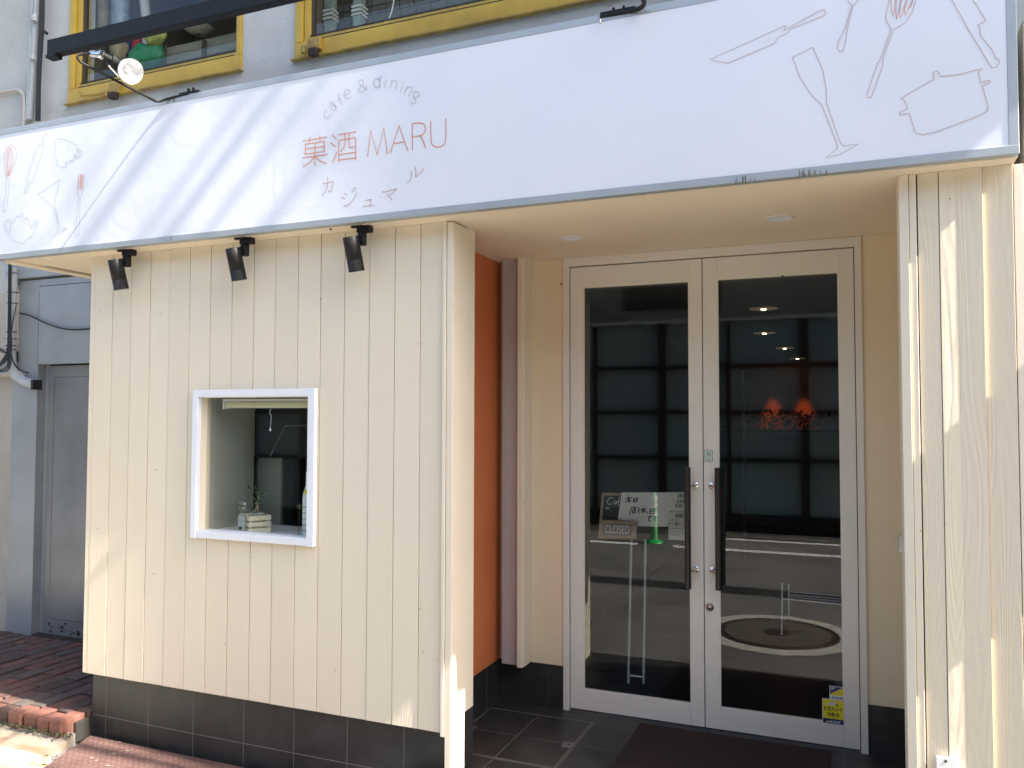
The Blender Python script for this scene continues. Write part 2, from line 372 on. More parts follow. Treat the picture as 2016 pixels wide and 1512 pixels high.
# gutter strip and sunlit concrete slab
g=MB(); random.seed(3)
n=40; v=[]; GX=-3.262
for i in range(n+1):
    xx=-8+i*(8+GX)/n
    v+= [(xx,-1.075,-0.085),(xx,-1.105+random.uniform(-.012,.012),-0.092),(xx,-1.235+random.uniform(-.004,.004),ZG+0.008)]
g.mesh(v,[(3*i+k,3*i+k+1,3*i+k+4,3*i+k+3) for i in range(n) for k in (0,1)],M_gutter); g.face([(GX,-1.075,-.085),(GX,-1.105,-.092),(GX,-1.235,ZG+.008),(GX,-1.235,ZG-.01),(GX,-1.075,ZG-.01)],M_gutter); struct(g.build('gutter'))
g=MB(); g.face([(-8,-1.245,ZG+0.009),(-8,-3.0,ZG+0.009),(-2.86,-3.0,ZG+0.009),(-3.13,-1.30,ZG+0.009),(-3.24,-1.235,ZG+0.009)],M_conc); struct(g.build('concrete_apron'))
g=MB()
for pts in ([(60,1503),(90,1487),(87,1512)],[(60,1503),(100,1506)],[(90,1487),(83,1530)]):
    P=[atz(p[0],p[1],ZG+0.013) for p in pts]
    for a,b in zip(P,P[1:]):
        d=(b-a).normalized(); q=Vector((-d.y,d.x,0))*0.011
        g.face([a+q,b+q,b-q,a-q],M_opaint)
struct(g.build('spray_mark'))
g=MB(); random.seed(5)
for i in range(900):
    xx=random.uniform(-5.2,-3.25); yy=-1.125+random.gauss(0,0.014); r=random.uniform(0.003,0.011); hz=-.092+random.uniform(0,0.016)
    a=random.uniform(0,6.28); t=[(xx+r*math.cos(a+k*2.1),yy+r*math.sin(a+k*2.1),hz+random.uniform(-.004,.012)) for k in range(3)]
    g.face(t,M_moss)
o=g.build('moss'); o['kind']='stuff'; tag(o,'dark green moss along the foot of the brick kerb','moss')

# entrance floor: dark tiles with grout
g=MB(); x0,x1,y0=-1.35,0.95,-1.06
g.box(x0-0.0,x1,y0,0.35,ZG,-0.0005,M_grout)
xs=[-1.35,-1.074,-0.785,-0.49,-0.195,0.10,0.395,0.69,0.95]; ys=[-1.06,-1.0,-0.705,-0.43,-0.134,0.03,0.33]
for a,b in zip(xs,xs[1:]):
    for c,d in zip(ys,ys[1:]): g.box(a+.0018,b-.0018,c+.0018,d-.0018,-0.01,0.0,M_ftile,random.random())
struct(g.build('entrance_floor'))

def tbox(g,x0,x1,ya,yb,yk,z0,z1,mt,rn):
    v=[(x0,ya,z0),(x0,ya,z1),(x0,yk,z0),(x0,yk,z1),(x1,yb,z0),(x1,yb,z1),(x1,yk,z0),(x1,yk,z1)]
    g.mesh(v,[(0,1,3,2),(4,6,7,5),(0,4,5,1),(2,3,7,6),(0,2,6,4),(1,5,7,3)],mt,rn)
# ================================================================== CAFE BUILDING
cafe=thing('cafe_building','cream boarded cafe front with recessed entrance, dark tiled base and orange side wall','building',(-1.2,0,0))
YP=-0.9938; ZS=2.4; ZB=0.194
pl_px=[162,171,206.7,244,281.7,320.7,361,402.7,445.7,489,532.3,577.7,622.7,671,721,772,823,864]
PX=[X(p,1300,YP) for p in pl_px]; PX[-1]=-1.195
wx0,wx1,wz0,wz1=-2.545,-1.875,0.975,1.65   # window hole
g=MB(); random.seed(11)
g.box(PX[0]+.004,-1.16,YP+0.010,YP+0.016,ZB+.004,ZS,M_gap) if False else None
for i,(a,b) in enumerate(zip(PX,PX[1:])):
    rn=random.random(); yo=YP+random.uniform(-0.0012,0.0012); gp=random.uniform(0.0013,0.0021); 
    if i==0: gp=.0005; yo=YP+.002
    A,B=a+gp,b-gp
    segs=[(ZB,ZS)]
    if B>wx0 and A<wx1:
        segs=[(ZB,wz0),(wz1,ZS)]
    tl=random.uniform(-.0014,.0014) if i else 0; yo-=abs(tl)*.2
    def yf(x_): return yo+(x_-A)/(B-A)*tl-min(tl,0)
    for (s0,s1) in segs: tbox(g,A,B,yf(A),yf(B),YP+0.012,s0,s1,M_plank,rn)
    if A<wx0<B: tbox(g,A,wx0,yf(A),yf(wx0),YP+0.012,wz0,wz1,M_plank,rn)
    if A<wx1<B: tbox(g,wx1,B,yf(wx1),yf(B),YP+0.012,wz0,wz1,M_plank,rn)
# dark backing behind the joints
for (a,b,c,d) in ((PX[0]+.01,wx0,ZB+.01,ZS),(wx1,-1.17,ZB+.01,ZS),(wx0,wx1,ZB+.01,wz0),(wx0,wx1,wz1,ZS)):
    g.box(a,b,YP+0.0122,YP+0.02,c,d,M_gap)
# knots and nail heads
for (px,py) in ((343,561),(580,714),(823,677),(317,618),(197,612),(232,638),(493,650),(631,588),(306,925),(173,1033),(192,1040),(303,1130),(498,1097),(266,1265),(668,905),(660,1320),(833,1284),(826,1198),(861,1298),(546,770),(372,1030),(443,1268)):
    p=at(px,py,YP-.0016); r=random.uniform(.0013,.0028); n=7; an=random.uniform(0,3)
    pts=[(p.x+math.cos(an)*r*math.cos(t)*1.6-math.sin(an)*r*.8*math.sin(t), p.y, p.z+math.sin(an)*r*math.cos(t)*1.6+math.cos(an)*r*.8*math.sin(t)) for t in [2*math.pi*k/n for k in range(n)]]
    g.face(pts,M_gap)
g.build('board_cladding',cafe,bevel=0.0012)
# corner trim + post + return
g=MB(); g.box(-1.195,-1.178,-1.006,-0.98,ZB-.012,ZS,M_cream); g.build('edge_trim',cafe,bevel=0.002)
g=MB(); g.box(-1.1755,-1.145,-1.003,-0.870,ZG,ZS-.006,M_cream); g.build('corner_post',cafe,bevel=0.0025)
g=MB(); g.box(-1.185,-1.1475,-0.8685,-0.775,0.245,ZS,M_cream); g.build('return_board',cafe,bevel=0.002)
g=MB(); g.box(-3.305,-3.29,YP+.03,-0.02,ZB,ZS,M_cream); g.build('return_wall',cafe); g=MB(); g.box(-1.36,-1.187,-0.80,-0.78,0.22,ZS,M_cream); g.build('return_wall',cafe)
# tile base
g=MB(); YB=-0.955
g.box(-3.285,-1.178,YB+.0004,YB+.05,ZG-.01,ZB+.02,M_grout)
tx=[-3.285,-3.19,-2.895,-2.60,-2.285,-1.99,-1.695,-1.40,-1.178]
for a,b in zip(tx,tx[1:]):
    g.box(a+.0017,b-.0017,YB,YB+.02,-0.028,ZB+.02,M_tile,random.random()); g.box(a+.0017,b-.0017,YB,YB+.02,ZG-.01,-0.032,M_tile,random.random())
g.box(-3.287,-3.27,YB+.01,-0.02,ZG,ZB,M_tile)
g.build('tile_base',cafe)
g=MB()
g.box(-1.3555,-1.349,-0.79,-0.0,0.0,0.225,M_tile); g.box(-1.1855,-1.149,-0.8685,-0.776,ZG,0.2445,M_tile)
for a,b in ((-1.349,-1.0735),(-1.0715,-0.982)): g.box(a,b,-0.006,0.01,0.0,0.2245,M_tile)
g.box(-1.349,-0.982,-0.004,0.012,0.0,0.224,M_grout)
g.build('skirting_tiles',cafe); g=MB(); g.box(0.499,0.899,-0.006,0.01,0.0,0.2245,M_tile); g.build('skirting_tiles',cafe); g=MB()
g.build('skirting_tiles',cafe)
for y in (-0.18,-0.475,-0.77): g=MB(); g.box(-1.3495,-1.3485,y,y+.003,0,.224,M_grout); g.build('grout_line',cafe)
g=MB(); g.box(-1.365,-1.35,-0.79,0.0,0.2255,ZS,M_orange); g.build('orange_wall',cafe)
g=MB(); g.box(-1.36,-0.981,0.001,0.05,0.225,ZS,M_wallp); g.build('back_wall',cafe); g=MB(); g.box(0.4985,1.2,0.001,0.05,0.225,ZS,M_wallp); 
g.build('back_wall',cafe); g=MB(); g.face([(p.x,-0.0005,p.z) for p in (at(1103,557,0),at(1106,557,0),at(1106,561,0),at(1103,561,0))],M_gap)
g.build('screw_hole',cafe)
lx=-1.2008; ly=-0.1229
g=MB(); g.box(lx,lx+.028,ly,ly+.122,0.2255,ZS,M_cream); g.box(lx+.006,lx+.036,ly+.012,-0.0,.228,ZS,M_cream); g.build('pilaster',cafe,bevel=0.002)
g=MB(); g.box(lx-.10,lx-.001,ly+.03,ly+.06,0.2275,ZS,M_lilac); g.build('lilac_board',cafe,bevel=0.002)
g=MB(); g.box(0.90,0.98,-0.799,0.0,0.0,ZS,M_wallp); g.build('side_wall',cafe)
# soffit / ceiling
g=MB(); g.box(-3.87,0.957,-1.085,0.05,ZS+.0005,ZS+.05,M_ceil); g.box(-3.875,-3.80,-1.085,0.0,ZS-.012,ZS,M_ceil)
g.box(-3.795,-3.788,-.9,-0.05,ZS-.0015,ZS,M_gap)
g.build('ceiling',cafe)
# right pier
PR=-1.0075
g=MB(); random.seed(5)
q=[X(1808,500,PR),X(1850,500,PR),X(1937,500,PR),X(1997,500,PR)]
for (a,b,ya,yb) in ((q[0],q[1],PR+.0075,PR+.0015),(q[1],(q[1]+q[2])/2-.012,PR-.0008,PR+.0012),((q[1]+q[2])/2-.012,q[2],PR+.0012,PR-.0060),(q[2],q[3],PR+.0040,PR-.0050)): tbox(g,a+(.0011 if a in q else 0),b-(.0011 if b in q else 0),ya,yb,PR+.012,ZG,ZS,M_plank2,.37 if (a==q[1] or b==q[2]) else random.random())
g.box(q[0]-.002,1.0,PR+.0125,PR+.05,ZG,ZS,M_gap)
g.box(0.66,1.2,PR+.05,-0.8,ZG,ZS,M_cream)
for (px,py) in ((1870,391),(2004,1449),(1860,1030),(1812,1045)):
    p=at(px,py,PR-.002); r=.0022
    g.face([(p.x+r*math.cos(t),p.y,p.z+r*math.sin(t)) for t in [2*math.pi*k/7 for k in range(7)]],M_gap)
g.build('pier_boards',cafe,bevel=0.0012)
g=MB(); tbox(g,0.607,0.6375,PR+.001,PR-.004,-0.86,ZG,ZS,M_cream,0); tbox(g,0.6395,0.662,PR+.003,PR-.000,PR+.03,ZG,ZS,M_cream,0); g.build('pier_trim',cafe,bevel=0.002)
g=MB(); g.box(X(1997.5,500,PR)+.0015,0.985,PR-.003,PR+.08,ZG,ZS-.002,M_cream); g.build('pier_edge_trim',cafe,bevel=0.002)
p0=at(1770,1052,-0.86); p1=at(1778,1087,-0.86)
g=MB(); g.box(0.596,0.6065,-0.89,-0.865,p1.z,p0.z,M_steel); g.box(0.594,0.598,-0.878,-0.872,p1.z+.005,p0.z-.005,M_chrome); g.build('door_catch',cafe)
# inner nook walls of the boarded box, open to the shop behind
g=MB()
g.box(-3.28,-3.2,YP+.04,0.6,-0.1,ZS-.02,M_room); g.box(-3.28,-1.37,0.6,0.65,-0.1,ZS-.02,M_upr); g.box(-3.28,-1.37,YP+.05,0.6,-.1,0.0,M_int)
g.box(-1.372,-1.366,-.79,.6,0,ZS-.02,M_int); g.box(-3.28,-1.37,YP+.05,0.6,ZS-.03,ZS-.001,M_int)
g.build('inner_room',cafe)
# upper wall
g=MB(); YW=0.0
W1=(-4.754,-3.186,3.795,5.2); W2=(-2.760,0.35,3.787,5.2); TOP=9.0
def wall_with(g, x0,x1,z0,z1,holes,m,th=0.2):
    holes=sorted(holes); cx=x0
    for (a,b,c,d) in holes:
        g.box(cx,a,YW,YW+th,z0,z1,m); g.box(a,b,YW,YW+th,z0,c,m); g.box(a,b,YW,YW+th,d,z1,m); cx=b
    g.box(cx,x1,YW,YW+th,z0,z1,m)
wall_with(g,-9,6,2.46,TOP,[W1,W2],M_stucco)
g.box(-9,-5.235,YW,YW+.2,ZG,2.4598,M_stucco2)
# worn stucco edges of the reveals
g.build('upper_wall',cafe)
def up_window(Wd, seedx, hinge_px):
    x0,x1,z0,z1=Wd
    g=MB(); t=0.055
    g.box(x0,x0+t,-0.018,0.12,z0+.1,z1,M_yellow); g.box(x1-t*.55,x1,-0.018,0.12,z0+.1,z1,M_yellow)
    g.box(x0,x1,-0.02,0.12,z0,z0+0.098,M_yellow); g.box(x0-.02,x1+.01,-0.035,0.0,z0-.012,z0-.001,M_yellowd); g.box(x0,x1,-.018,.12,z1-.08,z1,M_yellow)
    fr=g.build('window_frame',cafe,bevel=0.003)
    g=MB(); s=0.05
    g.box(x0+t+.004,x0+t+s,0.0,0.05,z0+.105,z1-.09,M_yellow); g.box(x1-t*.55-s*.5,x1-t*.55-.004,0.0,0.05,z0+.105,z1-.09,M_yellow)
    g.box(x0+t+s,x1-t*.55-s*.5,0.002,0.05,z0+.106,z0+.132,M_yellow)
    g.box(x0+t+s,x1-t*.55-s*.5,-.004,0.004,z0+.134,z0+.142,M_gap); g.box(x0+t+s,x1-t*.55-s*.5,-.0205,0.0,z0+.0985,z0+.1045,M_gap)
    g.box(x0+t+s+.001,x0+t+s+.012,0.01,0.05,z0+.142,z1-.09,M_gap)
    g.build('sash',fr,bevel=0.002)
    g=MB(); g.face([(x0+t+s,0.03,z0+.13),(x1-t*.55,0.03,z0+.13),(x1-t*.55,0.03,z1-.09),(x0+t+s,0.03,z1-.09)],M_glassw); g.build('pane',fr)
    g=MB(); h=at(hinge_px[0],hinge_px[1],-0.04)
    g.box(h.x-.045,h.x+.05,-.05,-.0205,h.z-.0,h.z+.075,M_yellowd); g.box(h.x-.02,h.x+.035,-.075,-.03,h.z-.045,h.z+.0,M_rust)
    g.tube([(h.x-.075,-.045,h.z-.01),(h.x-.075,-.045,h.z+.03)],.014,M_yellowd); g.build('hinge',fr,bevel=.004)
    return fr
up_window(W1,0,(225,184)); fr2=up_window(W2,0,(618,98))
g=MB(); 
q_=[at(156,180,-.03),at(160,189,-.03),at(200,184,-.03),at(214,179,-.03)]
g.tube(q_,.004,M_yellowd,6); g.build('stay_rod',cafe)
# rooms behind the upper windows
g=MB()
for (x0,x1,z0,z1) in (W1,W2): 
    g.box(x0-.1,x1+.1,1.3,1.32,z0-.1,z1+.1,M_upr); g.box(x0-.12,x0-.1,.2,1.3,z0-.1,z1+.1,M_upr); g.box(x1+.1,x1+.12,.2,1.3,z0-.1,z1+.1,M_upr)
    g.box(x0-.1,x1+.1,.2,1.3,z0-.12,z0-.1,M_upr); g.box(x0-.1,x1+.1,.2,1.3,z1+.1,z1+.12,M_upr)
g.build('upper_room',cafe)
g=MB(); g.box(-9,1.2,0.2,14,5.4,5.6,M_int); g.box(-9,-8.9,.2,14,ZG,TOP,M_int); g.box(1.2,1.3,.05,14,ZG,TOP,M_int); g.box(-9,1.2,14,14.1,ZG,TOP,M_int); g.build('shell',cafe)

# ---- metal clad wall with steel door at the left
mw=thing('metal_wall','grey sheet metal wall with steel door beyond the left end of the boards','wall',(-5.0,0,0))
g=MB(); 
dx0,dxr=X(75,1000,0),-3.35; dz=1.915
g.box(-5.235,dx0,-0.03,0.05,ZG+.12,2.53,M_metal); g.box(dx0,-3.3,-0.032,0.05,dz,2.53,M_metal)
g.box(-5.30,-3.3,-0.060,0.05,2.545,3.3,M_metal); 
g.box(dx0-.001,dx0+.001,-.0335,-.03,dz,2.45,M_gap); g.box(dx0,-3.3,-.0335,-.03,2.478,2.483,M_gap)
g.build('cladding',mw,bevel=.003)
g=MB(); ddx=X(90,1000,0.04)
g.box(dx0+.002,ddx+.02,0.03,0.045,-.02,dz,M_metal); g.box(ddx+.02,-3.35,0.02,0.05,-.01,dz-.01,M_mdoor)
a=X(104,900,.02); g.box(a,a+.0025,.0185,.021,.30,1.82,M_gap); g.box(a,-3.35,.0185,.021,1.82,1.8225,M_gap); g.box(a,-3.35,.0185,.021,.10,.103,M_rust)
random.seed(9)
for i in range(60):
    xx=random.uniform(a,-4.2); zz=abs(random.gauss(0,.045))+.005; r=random.uniform(.003,.014)
    g.face([(xx+r*math.cos(t)*random.uniform(.6,1.2),.0178-random.uniform(0,.0006),zz+r*math.sin(t)*random.uniform(.6,1.2)) for t in (0,1,2,3,4,5)],M_rust)
for (px,py) in ((161,882),(136,1030),(148,1072),(132,1136)):
    p=at(px,py,.0175); r=.006; g.face([(p.x+r*math.cos(t)*random.uniform(.3,1),p.y,p.z+r*math.sin(t)*random.uniform(.5,1.4)) for t in (0,1,2,3,4,5)],M_scr)
g.build('steel_door',mw,bevel=.002)
g=MB(); g.box(dx0,-3.35,-.03,.03,-.03,-.012,M_rust); g.build('threshold',mw)

# ---- conduits at the left
g=MB(); xc=X(25,560,-.07); 
g.tube([(xc,-.07,2.62),(xc,-.07,2.02),(xc+.01,-.07,1.9),(xc+.05,-.07,1.84),(xc+.15,-.07,1.79),(xc+.27,-.07,1.765)],.034,M_pvc,14)
for z in (2.58,2.44,2.36,2.15,2.10,2.05,2.02): g.tube([(xc,-.07,z),(xc,-.07,z+.006)],.0365,M_cable,14)
g.box(xc+.262,xc+.285,-.106,-.034,1.73,1.80,M_cable)
tag(g.build('conduit_pipe'),'thick grey conduit with black ties that bends right beside the metal wall','pipe')
g=MB(); xc2=X(48,560,-.05)
P=[at(22,505,-.04),at(27,530,-.04),at(34,572,-.04),at(33,640,-.04),at(31,692,-.04)]
g.tube(P,.015,M_pvc2,12); g.tube([at(34,580,-.04),at(34,592,-.04)],.018,M_pvc2,12)
g.tube([at(33,692,-.04),at(33,712,-.04)],.010,M_cable)
tag(g.build('small_pipe'),'thin beige pipe running down beside the thick grey conduit','pipe')
g=MB(); random.seed(2)
for k in range(5):
    dx=random.uniform(-2,2)
    P=[at(18+k*1.2,470,-.11),at(17+k*1.1,560,-.11),at(16+k*1.2,640,-.11),at(14+k*2,690,-.11),at(2+k*2,712,-.12),at(-10+k,724,-.12)]
    g.tube(smooth(P),.0045,M_cable,6)
for k in range(3):
    P=[at(-10,688-k*5,-.12),at(2,686+k*3,-.12),at(14+k*3,700,-.12),at(14+k*2,720+k*3,-.12),at(0,728+k*2,-.12),at(-12,725,-.12)]
    g.tube(smooth(P),.004,M_cable,6)
P=[at(20,688,-.12),at(26,712,-.12),at(38,728,-.12),at(56,734,-.12)]; g.tube(smooth(P),.006,M_cable,6)
P=[at(32,600,-.09),at(24,640,-.09),at(19,680,-.09)]; g.tube(P,.003,M_cable,6)
tag(g.build('cable_bundle'),'coiled bundle of black cables hanging over the grey conduit','cable')
g=MB(); P=[at(38,616,-.045),at(60,622,-.045),at(90,636,-.045),at(120,646,-.045),at(150,649,-.045),at(200,644,-.045)]
g.tube(smooth(P),.0055,M_cable,6); tag(g.build('sagging_cable'),'black cable sagging across the upper part of the metal wall','cable')
g=MB(); P=[at(-20,735,-.05),at(10,737,-.05),at(45,735,-.05)]; g.tube(P,.02,M_pvc2,10)
tag(g.build('wall_ledge'),'short beige pipe crossing the stucco below the cables','pipe')
# upper conduits
g=MB(); 
for (pxa,pxb,r,mm) in ((72,60,.019,M_pvc),):
    g.tube([at(74,-30,-.03),at(66,115,-.03),at(58,235,-.03)],r,mm,12)
g.tube([at(68,30,-.06),at(68,42,-.06)],.024,M_pvc,12); g.tube([at(65,110,-.055),at(65,118,-.055)],.024,M_pvc,12)
tag(g.build('upper_conduit'),'grey vertical conduit above the left end of the sign','pipe')
g=MB(); g.tube([at(66,-30,-.03),at(60,110,-.03),at(53,238,-.03)],.013,M_pvc,10); tag(g.build('slim_conduit'),'slim grey conduit left of the wider vertical conduit above the sign','pipe')
g=MB(); P=[at(-20,186,-.03),at(10,181,-.03),at(34,178,-.03),at(44,184,-.03),at(48,200,-.03),at(47,250,-.03)]
g.tube(smooth(P),.013,M_pvc2,10); tag(g.build('bent_conduit'),'cream conduit that turns down in a bend at the far left of the upper wall','pipe')
g=MB()
for k,dx in enumerate((0,3,5.5,8)):
    g.tube(smooth([at(80+dx,-30,-.06),at(78+dx,60,-.06),at(74+dx*.8,150,-.06),at(71+dx,238,-.06)]),.007 if k<2 else .004,M_cable,6)
g.tube([at(86,60,-.06),at(92,66,-.06)],.012,M_rust,8)
tag(g.build('black_cables'),'black cables strapped beside the upper conduit','cable')

# ---- black beam
g=MB(); b0=at(92,108,-.55); zt=at(92,79,-.55).z
g.box(b0.x,0.8,-.55,-.49,b0.z,zt,M_black); g.box(b0.x,0.8,-.55,-.52,b0.z-.004,b0.z,M_black); g.box(b0.x,b0.x+.08,-.56,-.50,b0.z-.025,b0.z-.003,M_black)
fr=g.build('awning_beam',bevel=.003); tag(fr,'long black steel beam in front of the yellow windows','beam')
g=MB()
for xx in (0.7,): g.box(xx-.02,xx+.02,-.49,0.0,b0.z+.02,b0.z+.06,M_black)
g.build('bracket',fr)

# ---- items seen in the left upper window
tag_i=[]
def blob(name, c, r, mt, label, cat, seed=1, sq=(1,1,1), par=None):
    random.seed(seed); g=MB(); n=16; mrows=10; v=[]; f=[]
    ph=[random.uniform(0,6) for _ in range(6)]
    for i in range(mrows+1):
        th=math.pi*i/mrows
        for k in range(n):
            p=2*math.pi*k/n; rr=r*(1+.16*math.sin(3*p+ph[0])*math.sin(th)+.10*math.sin(5*p+4*th+ph[1])+.08*math.sin(7*th+2*p+ph[2]))
            v.append((c[0]+sq[0]*rr*math.sin(th)*math.cos(p),c[1]+sq[1]*rr*math.sin(th)*math.sin(p),c[2]+sq[2]*rr*math.cos(th)))
    for i in range(mrows):
        for k in range(n): k2=(k+1)%n; f.append((i*n+k,(i+1)*n+k,(i+1)*n+k2,i*n+k2))
    g.mesh(v,f,mt,0,True); return tag(g.build(name),label,cat)
M_bag=mat("bag_green",(0.035,0.27,0.12),0.4,var=.4,vscale=9); M_red=mat("red_cloth",(0.32,0.03,0.05),.8); M_blue=mat("blue_cloth",(0.03,0.10,0.30),.8)
M_lbl=mat("pale_film",(0.30,0.38,0.50),.4,var=.4,vscale=12); M_tan=mat("tan_sack",(0.40,0.33,0.22),.8,var=.3,vscale=10); M_yg=mat("yellow_green_cloth",(0.36,0.38,0.10),.8,var=.5,vscale=20)
M_grey=mat("grey_plastic",(0.42,0.43,0.43),.5)
Yi=.22
c=at(288,115,Yi); blob('plastic_bag',c,.13,M_bag,'bright green plastic bag inside the left yellow window','bag',3,(1.15,.6,.75))
c=at(306,72,Yi); blob('cloth_bundle',c,.085,M_yg,'yellow green cloth bundle above the green bag','cloth',4,(1,.6,1))
c=at(233,98,Yi); blob('sack',c,.08,M_tan,'tan paper sack behind the lamp in the left yellow window','sack',6,(.9,.6,1.3))
def roll(px0,py0,px1,py1,r,mt,name,label,cat):
    g=MB(); a=at(px0,py0,Yi+.1); b=at(px1,py1,Yi+.1); g.tube(smooth([a,a.lerp(b,.5)+Vector((.01,0,0)),b]),r,mt,12); return tag(g.build(name),label,cat)
roll(247,60,244,140,.05,M_blue,'rolled_mat','blue rolled cloth left of the red one in the yellow window','cloth')
roll(271,55,267,140,.045,M_red,'rolled_mat','red rolled cloth beside the green bag in the yellow window','cloth')
roll(282,-20,290,95,.035,M_grey,'drain_pipe','grey pipe standing inside the left yellow window','pipe')
roll(235,-20,236,55,.07,M_lbl,'plastic_film','pale blue plastic film hanging inside the left yellow window','film')
roll(200,-20,204,60,.05,M_tan,'curtain','tan curtain at the left side of the yellow window','curtain')
g=MB(); M_brd=mat("grey_brown_board",(0.22,0.20,0.15),.8,var=.3,vscale=14,stretch=(.3,1,2))
a=at(325,75,Yi+.05); b=at(466,140,Yi+.05)
for k in range(3): g.box(a.x,-3.20,Yi+.04,Yi+.06,b.z-.10+k*.125,b.z+.02+k*.125,M_brd,random.random())
g.box(at(322,90,Yi+.05).x,at(331,90,Yi+.05).x,Yi+.02,Yi+.05,3.9,b.z+.30,M_int); g.box(at(403,90,Yi+.05).x,at(409,90,Yi+.05).x,Yi+.02,Yi+.05,3.9,b.z+.26,M_gap)
tag(g.build('board_stack'),'weathered boards standing inside the left yellow window','boards')
g=MB(); c=at(392,62,Yi+.12); g.lathe(c,(0,0,1),[(.02,-.02),(.08,-.005),(.11,.02),(.112,.022),(.09,.01),(.02,-.01)],mat("bowl_enamel",(.5,.5,.42),.3),24)
tag(g.build('bowl'),'pale shallow bowl on the boards in the yellow window','bowl')
# second window: brick sill, posts, cord
M_tileb=mat("grey_small_bricks",(0.16,0.155,0.14),.8,var=.3,vscale=12)
g=MB(); Yk=.5; random.seed(4); z=3.75
while z<4.35:
    x=-2.9+random.uniform(0,.1)
    while x<0.4: g.box(x,x+.105,Yk,Yk+.05,z,z+.052,M_tileb,random.random()); x+=.112
    z+=.058
g.box(-2.95,.45,Yk+.006,Yk+.07,3.7,4.35,M_gap)
tag(g.build('inner_brick_wall'),'low grey brick wall inside the right yellow window','wall')
M_pale=mat("pale_green_tile",(0.38,0.46,0.44),.5,var=.3,vscale=20)
for k,(px,lab) in enumerate(((645,'left speckled green post inside the right yellow window'),(702,'right speckled green post beside the blue one in the window'))):
    g=MB(); a=at(px,60,.4); g.box(a.x-.03,a.x+.03,.40,.46,3.7,5.2,M_pale)
    for j in range(3): g.box(a.x-.04,a.x+.04,.395,.47,at(px,22+k*-8+j*8,.4).z,at(px,18+k*-8+j*8,.4).z,M_white)
    tag(g.build('tiled_post'),lab,'post')
g=MB(); P=[at(776,-10,.2),at(774,10,.2),at(768,32,.2),at(760,42,.2),at(745,49,.2)]; g.tube(smooth(P),.004,M_white,6); oc=g.build('hanging_cord',fr2)

# ================================================================== SIGN
sign=thing('shop_sign','long white fascia sign with thin orange lettering and utensil outlines','sign',(-1.4,-1.12,2.4))
YS=-1.1192; SX0,SX1,SZ0,SZ1=-3.93,0.957,2.402,3.125
g=MB(); t=.030
g.box(SX0,SX1,YS-.004,YS+.03,SZ0,SZ0+t,M_alu); g.box(SX0,SX1,YS-.0018,YS+.03,SZ1-t,SZ1,M_alu); g.box(SX0,SX0+.02,YS-.0017,YS+.03,SZ0+t,SZ1-t,M_alu); g.box(SX1-t,SX1,YS-.0017,YS+.03,SZ0+t,SZ1-t,M_alu)
jx=X(343,200,YS); 
g.build('trim_frame',sign,bevel=.002)
for z in (SZ0+.001,SZ1-t+.001): g=MB(); g.box(jx,jx+.002,YS-.0045,YS-.0016,z,z+t-.002,M_gap); g.build('trim_joint',sign)
g=MB(); g.box(SX0+.002,SX1-.002,YS+.031,-0.001,SZ0+.055,SZ1-.002,M_alu); g.box(SX0+.002,SX1-.002,YS+.031,YS+.05,SZ0+.003,SZ0+.055,M_alu); g.build('sign_box',sign)
g=MB(); g.face([(SX0+.01,YS,SZ0+.01),(SX1-.01,YS,SZ0+.01),(SX1-.01,YS,SZ1-.01),(SX0+.01,YS,SZ1-.01)],M_vinyl); face=g.build('sign_face',sign)
# dirt runs on the lower trim
g=MB(); M_dirt=mat("dirt_run",(0.10,0.085,0.04),.9); random.seed(21)
for (pxa,pxb,n) in ((1440,1486,9),(1572,1628,16)):
    for k in range(n):
        px=random.uniform(pxa,pxb); py=303+(2007-px)*.1085
        a=at(px,py+random.uniform(-16,-6),YS-.0075); b=at(px,py-1,YS-.0075); wv=random.uniform(.0006,.0014)
        g.face([(a.x-wv,a.y,a.z),(a.x+wv,a.y,a.z),(b.x+wv,b.y,b.z),(b.x-wv,b.y,b.z)],M_dirt)
g.build('dirt_streaks',sign)

def T(ox,oy,s): return lambda p: (lambda q:(q.x,q.z))(at(ox+p[0]/s, oy+p[1]/s, YS))
TA,TB,TC=T(580,130,5.04),T(0,250,6.05),T(1344,0,3.0)
LV=[0]
def draw(mb, tr, pts, wd, mt, closed=False, sm=False):
    P=[tr(p) for p in pts]
    if sm: P=[(q.x,q.y) for q in smooth([Vector((p[0],p[1])) for p in P],closed)]
    LV[0]=(LV[0]+1)%9
    mb.strip(P,wd,YS-.0012-.00012*LV[0],mt,closed)
g=MB(); W=.0044; OR=M_sky_or
for s_ in ([(82,745),(322,707)],[(152,705),(152,760)],[(252,690),(252,745)],[(108,827),(297,798)],[(203,765),(203,993)],[(82,913),(327,878)],
    [(373,683),(420,725)],[(360,760),(410,803)],[(422,855),(373,965)],[(432,685),(615,653)],[(440,738),(608,712)],[(440,738),(440,958)],[(608,712),(608,937)],
    [(440,882),(608,857)],[(440,935),(608,912)],[(727,898),(757,637),(822,885),(888,617),(922,870)],[(952,865),(1037,593),(1125,842)],[(985,770),(1095,752)],[(1170,835),(1168,575)]):
    draw(g,TA,s_,W,OR)
draw(g,TA,[(108,778),(297,750),(297,848),(108,875)],W,OR,True)
for s_ in ([(203,895),(150,958),(82,1002)],[(203,895),(255,943),(322,970)],[(502,675),(502,750),(490,810),(455,852)],[(542,668),(542,785),(553,808),(603,803)],
    [(1168,575),(1235,565),(1283,578),(1300,615),(1288,665),(1248,692),(1170,703)],[(1243,692),(1265,718),(1305,818)],[(1352,543),(1355,735),(1372,785),(1420,805),(1472,788),(1500,735),(1502,520)]):
    draw(g,TA,s_,W,OR,sm=True)
g.build('shop_name_lettering',face)
W=.0034; BRN=M_sor2
KT={}
